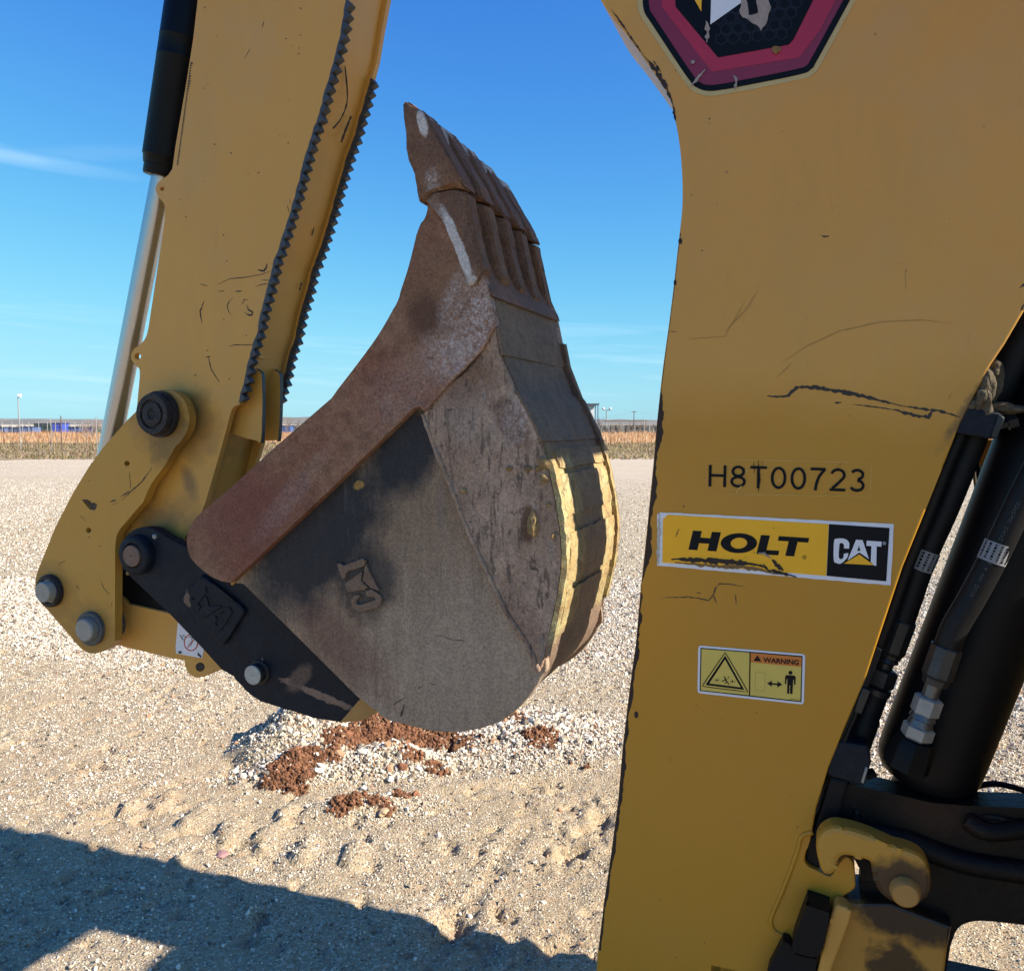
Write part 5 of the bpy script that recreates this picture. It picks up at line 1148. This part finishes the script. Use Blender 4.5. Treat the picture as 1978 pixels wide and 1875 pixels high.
for (cx, cy, rx, ry, h, rot) in heaps[:7]: hp = np.maximum(hp, np.clip(1.5-np.sqrt(((x-cx)/rx)**2+((y-cy)/ry)**2), 0, 1))
sz = sz*(1+.75*hp)
pts = np.stack([x, y, hgt(x, y)+sz*.25], -1)
SM = stone_mat()
gr = scatter("loose_gravel", pts, sz, (clayness(x, y) > .25).astype(float)*(rs.rand(len(x)) < .5), SM)
gr['label'] = "pale loose gravel strewn over the yard and heaped under the bucket"
x, y = sample(190000, 8.0, 24, lambda x, y: np.clip((25-y)/14, .05, 1)*.95); sz = .006+.010*rs.rand(len(x))**2
fg = scatter("far_gravel", np.stack([x, y, hgt(x, y)+sz*.2], -1), sz, np.zeros(len(x)), SM); fg['label'] = "pale gravel covering the yard beyond the machine"
# lumps of red clay
x, y = [], []
for (cx, cy, rx, ry) in clay[:NCR]:
    n = int(1100*rx*ry/.006) ; a = rs.rand(n)*6.283; r = np.sqrt(rs.rand(n))*1.5; x.append(cx+np.cos(a)*r*rx); y.append(cy+np.sin(a)*r*ry)
x = np.concatenate(x); y = np.concatenate(y); k = clayness(x, y)+rs.rand(len(x))*.5 > .55; x, y = x[k], y[k]
sz = .0028+.011*rs.rand(len(x))**5
co_ = scatter("clay_crumbs", np.stack([x, y, hgt(x, y)+sz*.35], -1), sz, np.ones(len(x)), SM, sub=2); co_['label'] = "crumbled red clay spilled over the gravel heap"
M_CLAY = earth_metal("red_clay_lump", (0.24, 0.10, 0.05), (0.34, 0.155, 0.075), lambda m: [], 150, .9, .9)
def ground_clod(px, py, r, mat, name, lab, cat, sd, sq=(1, .8, .7), grp=None):
    v = gp(px, py); z = float(hgt(np.array([v.x]), np.array([v.y]))[0])
    o = clod(name, (0, 0, 0), r, mat, None, sd, .4, sq); o.location = (v.x, v.y, z+r*sq[2]*.5); o.rotation_euler = (0, 0, sd)
    return setp(o, lab, cat, grp or ("red clay lumps on the gravel heap" if cat == "clay lump" else "larger stones lying on the yard"))
ground_clod(672, 1452, .030, M_CLAY, "clay_lump", "largest dark red clay lump on top of the gravel heap", "clay lump", 11)
ground_clod(770, 1450, .024, M_CLAY, "clay_lump", "red clay lump at the right end of the heaped clay", "clay lump", 12)
ground_clod(575, 1490, .020, M_CLAY, "clay_lump", "small red clay lump at the lower left foot of the heap", "clay lump", 13)
ground_clod(803, 1546, .020, M_CLAY, "clay_lump", "red clay lump at the right end of the low clay streak", "clay lump", 14)
ground_clod(778, 1500, .024, M_CLAY, "clay_lump", "orange clay lump among white stones right of the heap's crest", "clay lump", 15)
M_WST = flat("white_stone", (0.66, 0.62, 0.54), .8, amt=.2, nscale=50, bump=.3); M_PST = flat("pink_stone", (0.32, 0.17, 0.16), .8, amt=.25, nscale=50, bump=.3); M_TST = flat("tan_stone", (0.42, 0.29, 0.17), .8, amt=.2, nscale=50, bump=.3)
ground_clod(754, 1512, .016, M_WST, "stone", "white angular stone, the lower left of two at the foot of the heap", "stone", 21)
ground_clod(703, 1525, .014, M_WST, "stone", "small bright white stone just left of the clay streak", "stone", 22)
ground_clod(742, 1577, .022, M_TST, "stone", "flat tan stone at the right of the low clay streak", "stone", 23, (1.2, .8, .6))
ground_clod(428, 1649, .026, M_PST, "stone", "flat pinkish stone beside the tyre prints near the shadow", "stone", 24, (1.2, .8, .4))
ground_clod(285, 1637, .020, M_TST, "stone", "flat brown stone lying left of the tyre prints", "stone", 25, (1.3, .8, .35))
# =================================================================== FAR GROUND
def field(name, y0, y1, z, mat, rag, kind='structure', amp=.0):
    xs = np.linspace(-130, 130, 521)*(1 if y1 < 130 else 1.5); ys = np.linspace(0, 1, 26); X_, T_ = np.meshgrid(xs, ys)
    Y0 = y0+fbm(X_*.35, X_*0+3, 4, 61)*rag; Y_ = Y0+(y1-Y0)*T_
    Z_ = z*np.minimum(1, T_*14)+fbm(X_*.5, Y_*.5, 3, 62)*amp*np.minimum(1, T_*8); Z_[0] = -.02
    return gridmesh(name, X_, Y_, Z_, mat, kind)
def veg_mat(name, cols, sc_=1.5, th=(.4, .6)):
    m = M(name); c = m.mix(m.ramp(m.noise(sc_, 6, .7), *th), cols[0], cols[1]); c = m.mix(m.ramp(m.noise(sc_*.23, 5, .65, m.mapping((.5, 1.6, 1))), .45, .6), c, cols[2])
    c = m.mix(m.ramp(m.noise(sc_*7, 3, .7), .55, .7, 0, .6), c, tuple(v*.4 for v in cols[0])); return m.out(c, .95, spec=.05)
field("weedy_verge", 36, 66, .03, veg_mat("verge_soil", ((0.24, 0.17, 0.10), (0.17, 0.145, 0.07), (0.34, 0.24, 0.16))), 5.0, amp=.10)
field("dry_grass_field", 64, 122, .12, veg_mat("dry_grass_soil", ((0.46, 0.25, 0.11), (0.38, 0.20, 0.10), (0.52, 0.32, 0.17))), 2.0, amp=.25)
field("scrub_plain", 121, 900, .16, veg_mat("scrub_soil", ((0.12, 0.105, 0.07), (0.17, 0.14, 0.09), (0.10, 0.09, 0.07)), .12), 2.0, amp=.3)
def tufts(name, n, x0, x1, y0, y1, h, mats, label, wid=.02, lean=.35, seed=1):
    r = np.random.RandomState(seed); X_ = x0+(x1-x0)*r.rand(n); Y_ = y0+(y1-y0)*r.rand(n); H_ = h*(.35+.9*r.rand(n)**1.5)*(.5+1.0*vnoise(X_*.35, Y_*.35, seed)); A_ = r.rand(n)*6.283
    dx, dy = np.cos(A_)*wid*(1+r.rand(n)), np.sin(A_)*wid*.3; lx, ly = (r.rand(n)-.5)*lean*h, (r.rand(n)-.5)*lean*h
    v = np.stack([np.stack([X_-dx, Y_-dy, H_*0-.02], -1), np.stack([X_+dx, Y_+dy, H_*0-.02], -1), np.stack([X_+lx, Y_+ly, H_], -1)], 1).reshape(-1, 3)
    me = bpy.data.meshes.new(name); me.vertices.add(3*n); me.vertices.foreach_set('co', v.astype(np.float32).ravel()); me.loops.add(3*n); me.loops.foreach_set('vertex_index', np.arange(3*n, dtype=np.int32))
    me.polygons.add(n); me.polygons.foreach_set('loop_start', np.arange(0, 3*n, 3, dtype=np.int32)); me.polygons.foreach_set('loop_total', np.full(n, 3, np.int32))
    me.polygons.foreach_set('material_index', r.randint(0, len(mats), n).astype(np.int32)); me.update(calc_edges=True)
    for q in mats: me.materials.append(q)
    o = bpy.data.objects.new(name, me); COL.objects.link(o); o['kind'] = 'stuff'; o['label'] = label; return o
gc = lambda nm, c: flat(nm, c, .9, amt=.3, nscale=2)
tufts("dry_grass", 70000, -85, 75, 64, 121, .5, [gc("straw_a", (0.50, 0.27, 0.12)), gc("straw_b", (0.60, 0.37, 0.19)), gc("straw_c", (0.36, 0.18, 0.09)), gc("straw_d", (0.54, 0.40, 0.26))], "tall rust coloured dry grass filling the field", .05, seed=4)
tufts("low_weeds", 60000, -48, 42, 37, 66, .16, [gc("weed_a", (0.16, 0.15, 0.05)), gc("weed_b", (0.30, 0.21, 0.11)), gc("weed_c", (0.20, 0.12, 0.07)), gc("weed_d", (0.42, 0.31, 0.19))], "short patchy green and brown weeds along the gravel's edge", .05, seed=5)
# distant low hills with brush
def hills():
    ax_ = np.linspace(-1500, 1500, 301); T_ = np.linspace(0, 1, 9); X_, T2 = np.meshgrid(ax_, T_)
    top = 13+fbm(X_*.004, X_*0, 4, 91)*14+fbm(X_*.05, X_*0, 3, 92)*3.0
    Z_ = top*np.sin(T2*math.pi/2)**1.3-.5; Y_ = 1250+T2*500
    m = M("hill_scrub"); c = m.mix(m.ramp(m.noise(.02, 6, .7), .4, .6), (0.15, 0.145, 0.135), (0.24, 0.215, 0.185)); mt = m.out(c, .95, spec=.05)
    return gridmesh("hills", X_, Y_, Z_, mt, 'structure')
hills()
tufts("distant_brush", 16000, -160, 160, 138, 330, 1.0, [gc("brush_a", (0.17, 0.145, 0.115)), gc("brush_b", (0.22, 0.19, 0.155)), gc("brush_c", (0.13, 0.12, 0.10))], "grey leafless brush along the far side of the field", .25, .6, seed=9)
# =================================================================== FAR THINGS
M_GALV = flat("galvanised_post", (0.34, 0.33, 0.32), .6, .3); M_RUSTP = flat("rusty_post", (0.11, 0.075, 0.06), .8); M_WIRE = flat("fence_wire", (0.22, 0.22, 0.22), .6, .3)
M_LAMP = flat("lamp_housing_white", (0.78, 0.78, 0.76), .4); M_TWOOD = flat("grey_weathered_wood", (0.15, 0.128, 0.105), .9, amt=.45, nscale=1.5); M_TWOOD2 = flat("brown_weathered_wood", (0.15, 0.115, 0.09), .9, amt=.4, nscale=1.5)
def top(name, loc, label, cat, grp=None, rz=0):
    o = bpy.data.objects.new(name, None); COL.objects.link(o); o.location = loc; o.rotation_euler = (0, 0, rz); return setp(o, label, cat, grp)
def bx(name, lo, hi, mat, parent, bev=0.0): return boxobj(name, lo, hi, mat, parent, bev)
def wx(px, dist): return at(px, 818, dist).x
def hz(py, dist): return at(0, py, dist).z
# near fence on the left: one tall steel post, thinner posts, strands of wire, one open fence
fl = top("wire_fence", (0, 0, 0), "long wire fence with thin steel posts crossing the weeds on the left", "fence")
for px, dist, hh in ((118, 47, hz(803, 47)), (98, 47.3, 1.95), (38, 48, 1.8), (-30, 48, 1.9), (186, 47, 1.9), (255, 47, 1.9)):
    lathe("post", (wx(px, dist), dist, -.1), (wx(px, dist), dist, hh), [(0, .028 if px == 118 else .018), (hh+.1, .028 if px == 118 else .018)], M_RUSTP if px == 118 else M_GALV, fl, n=6)
for z in (.5, .9, 1.3, 1.65, 1.9):
    tube("wire", [(wx(-60, 47.5), 47.5, z), (wx(120, 47), 47, z-.01), (wx(300, 47), 47, z)], .004, M_WIRE, fl, n=4, sub=2)
fr_ = top("chain_fence", (0, 0, 0), "chain link fence with pale posts in front of the timber stack", "fence")
for px, hh in ((1176, 1.9), (1199, 2.0), (1203, 1.9), (1226, 1.8), (1244, 2.3), (1254, 1.9), (1275, 1.9)):
    d = 118; lathe("post", (wx(px, d), d, 0), (wx(px, d), d, hh), [(0, .05), (hh, .05)], M_GALV, fr_, n=6)
for z in (.6, 1.2, 1.8):
    tube("rail", [(wx(1150, 118), 118, z), (wx(1330, 118), 118, z)], .02, M_GALV, fr_, n=4, sub=2)
fb = top("yard_fence", (0, 0, 0), "pale posted fence along the row of blue containers", "fence")
for k, px in enumerate(range(-10, 230, 17)):
    d = 124; x = wx(px+random.uniform(-3, 3), d); lathe("post", (x, d, 0), (x, d, 1.9), [(0, .04), (1.9, .04)], M_GALV, fb, n=6)
for z in (.7, 1.4, 1.85): tube("rail", [(wx(-20, 124), 124, z), (wx(240, 124), 124, z)], .018, M_GALV, fb, n=4, sub=2)
# containers
def bin_(px0, px1, ytop, dist, col, lab, cat, ribs=True, grp=None):
    x0, x1 = wx(px0, dist), wx(px1, dist); h = hz(ytop, dist); W_ = x1-x0; t = top("container", ((x0+x1)/2, dist, 0), lab, cat, "boxes and skips along the far side of the field")
    mt = flat("container_paint", col, .55, amt=.25, nscale=.8); dk = flat("container_dark_trim", tuple(c*.4 for c in col), .6)  # rails get a darker tone of the box colour
    bx("box", (-W_/2, 0, .15), (W_/2, 2.4, h), mt, t, .02); bx("top_rail", (-W_/2-.05, -.06, h-.12), (W_/2+.05, 2.46, h+.02), dk, t); bx("base_rail", (-W_/2, -.05, 0), (W_/2, 2.4, .17), dk, t)
    n = max(2, int(W_/.55))
    for k in range(n+1): bx("rib", (-W_/2+W_*k/n-.05, -.055, .17), (-W_/2+W_*k/n+.05, .01, h-.12), mt, t)
BL = (0.07, 0.10, 0.26); BG = (0.09, 0.13, 0.24)
bin_(-40, 8, 825, 128, BG, "blue skip at the left border of the photo", "container")
bin_(10, 36, 826, 129, (.10, .125, .21), "faded blue skip left of the tall lamp post", "container")
bin_(38, 62, 824, 127, (.09, .13, .27), "blue skip just right of the tall lamp post", "container")
bin_(66, 96, 818, 130, (.06, .075, .065), "dark green box container, widest of the row", "container")
bin_(101, 117, 817, 127, (.05, .075, .34), "tall bright blue cabin, the brightest box in the row", "container")
bin_(124, 152, 825, 129, (.08, .12, .26), "mid blue skip right of the fence post", "container")
bin_(157, 184, 826, 128, (.11, .10, .24), "greyish purple skip behind the bare sapling", "container")
bin_(187, 212, 825, 127, (.05, .17, .10), "green skip behind the chrome rod", "container")
bin_(541, 560, 822, 128, (.07, .11, .26), "blue box seen between the stick and the bucket", "container")
# bare trees
M_BARK = flat("bare_bark", (0.24, 0.19, 0.16), .9)
def bare_tree(px, dist, h, label, seed, grp=None, spread=.5, nb=11):
    r = random.Random(seed); t = top("bare_tree", (wx(px, dist), dist, 0), label, "tree", "leafless trees beyond the yard"); bm = bmesh.new()
    def limb(bm, p, d, l, rad, dep):
        q = p+d*l; a = d.orthogonal().normalized(); b = d.cross(a); A = [bm.verts.new(p+(a*math.cos(k*2.094)+b*math.sin(k*2.094))*rad) for k in range(3)]; B = [bm.verts.new(q+(a*math.cos(k*2.094)+b*math.sin(k*2.094))*rad*.6) for k in range(3)]
        for k in range(3): bm.faces.new((A[k], A[(k+1) % 3], B[(k+1) % 3], B[k]))
        if dep:
            for _ in range(r.choice((2, 3))): limb(bm, p+d*l*r.uniform(.5, 1), (d+Vector((r.uniform(-1, 1), r.uniform(-1, 1), r.uniform(-.1, .7)))*spread).normalized(), l*r.uniform(.55, .8), rad*.55, dep-1)
    limb(bm, Vector((0, 0, -.1)), Vector((.08, 0, 1)).normalized(), h*.3, h*.014, 0); fin(bm, "trunk", M_BARK, t)
    bm = bmesh.new()
    for _ in range(nb): limb(bm, Vector((.02*h*.3, 0, h*r.uniform(.12, .28))), Vector((r.uniform(-.8, .8), r.uniform(-.8, .8), 1)).normalized(), h*.27, h*.008, 3)
    fin(bm, "crown", M_BARK, t); return t
bare_tree(166, 70, 2.6, "leafless sapling standing in the dry grass left of the chrome rod", 3, spread=.75)
bare_tree(178, 74, 2.9, "taller leafless sapling with upright twigs beside the chrome rod", 8, spread=.6)
bare_tree(194, 82, 2.4, "small leafless tree closest to the chrome rod", 12)
bare_tree(553, 120, 3.4, "bare tree showing between the stick and the bucket", 21); bare_tree(575, 130, 3.0, "low bare tree just above the bucket's rusty edge", 22)
bare_tree(1160, 150, 3.4, "bare tree rising between the bucket's back and the twin lamp post", 31)
# lamps and poles
d = 150; lp = top("street_lamp", (wx(37, d), d, 0), "tall single headed lamp post over the blue skips", "street lamp")
lathe("pole", (0, 0, 0), (0, 0, hz(764, d)), [(0, .13), (hz(764, d), .09)], M_GALV, lp, n=8); boxobj("lamp_head", (-.05, -.2, hz(766, d)-.1), (.6, .2, hz(762, d)+.1), M_LAMP, lp, .05)
d = 160; l2 = top("street_lamp", (wx(1171.5, d), d, 0), "twin headed lamp post with two white round lamps beside the bucket", "street lamp")
zt = hz(792, d); lathe("pole", (0, 0, 0), (0, 0, zt), [(0, .12), (zt, .09)], M_GALV, l2, n=8); boxobj("cross_arm", (-.7, -.05, zt-.08), (.7, .05, zt+.04), M_GALV, l2, .01)
for sx in (-.6, .75): clod("lamp_head", (sx-.05, 0, zt+.28), .27, M_LAMP, l2, 5, .05, (1.1, 1, .85), 2)
d = 240; up = top("utility_pole", (wx(1224.5, d), d, 0), "distant wooden utility pole with a short crossarm and sagging wires", "utility pole")
zt = hz(793, d); lathe("pole", (0, 0, 0), (0, 0, zt), [(0, .16), (zt, .10)], M_TWOOD, up, n=6); boxobj("crossarm", (-.7, -.06, zt-.45), (.7, .06, zt-.28), M_TWOOD, up, 0)
tube("wire", [(.3, 0, zt-.3), (5, 0, zt-1.0), (12, 2, zt-1.3), (28, 5, zt-.6)], .022, M_WIRE, up, n=4); tube("wire", [(-.3, 0, zt-.3), (-4, 0, zt-1.3), (-12, 2, zt-2.0), (-28, 5, zt-.8)], .016, M_WIRE, up, n=4)
# white canopy building behind the bucket
d = 170; bd = top("canopy_building", (wx(1120, d), d, 0), "white walled building with a flat blue grey canopy on thin posts", "building")
M_WALLW = flat("white_wall", (0.72, 0.72, 0.70), .6, amt=.06, nscale=1); M_CAN = flat("canopy_blue_grey", (0.10, 0.14, 0.19), .6)
zr = hz(779, d); wxp = lambda px: wx(px, d)-wx(1120, d)
bx("wall", (wxp(1060), .5, 0), (wxp(1148), 8, zr-.25), M_WALLW, bd, .02); bx("canopy_roof", (wxp(1055), -.6, zr-.3), (wxp(1157), 9, zr), M_CAN, bd, .03)
for px in (1149.5, 1154.5): bx("post", (wxp(px)-.09, -.3, 0), (wxp(px)+.09, -.1, zr-.3), M_CAN, bd)
bx("door", (wxp(1100), .44, 0), (wxp(1106), .5, 2.1), M_CAN, bd)
# stacked timber mats
d = 126; ts = top("timber_stack", (wx(1208, d), d, 0), "long grey stack of weathered timber crates under a thin plank top", "timber stack")
tw = lambda px: wx(px, d)-wx(1208, d)
xL, xR = tw(1169), tw(1249); lay = 5; n = 0
for r_ in range(lay):
    z0, z1 = hz(843, d)+r_*(hz(814.5, d)-.1-hz(843, d)*0)/lay, hz(843, d)+(r_+1)*(hz(814.5, d)-.1-hz(843, d)*0)/lay-.06
    segs = 8
    for c_ in range(segs):
        a = xL+(xR-xL)*c_/segs+random.uniform(.02, .10); b = xL+(xR-xL)*(c_+1)/segs-random.uniform(.02, .12)
        if c_ < 1 and r_ == lay-1: continue
        boxobj("crate", (a, random.uniform(-.12, .05), max(.05, z0)), (b, 1.4, z1), random.choice((M_TWOOD, M_TWOOD2)), ts, 0)
bx("top_plank", (xL, -.15, hz(813.5, d)-.04), (xR+.1, 1.5, hz(813.5, d)+.10), M_TWOOD2, ts)
for px in (1197, 1216, 1227, 1238, 1247): bx("upright", (tw(px)-.05, -.2, 0), (tw(px)+.05, -.13, hz(816, d)), M_TWOOD2, ts)
# parked trailer seen through the hoses on the far right
d = 120; vt = top("trailer", (wx(1966, d), d, 0), "white box trailer glimpsed between the clamp and the thick cylinder", "trailer")
boxobj("box", (-1.4, 0, .9), (3.2, 2.2, 2.9), M_WALLW, vt, .05); boxobj("chassis", (-1.4, .1, .65), (3.2, 2.1, .92), M_BLACK, vt, .02); boxobj("roof_rail", (-1.45, -.05, 2.9), (3.25, 2.25, 3.0), M_CAN, vt, .01)
for k in (0, 1): lathe("wheel", (.4+k*1.1, -.05, .42), (.4+k*1.1, .25, .42), [(0, .2), (.02, .42), (.28, .42), (.3, .2)], M_RUBBER, vt, n=16)
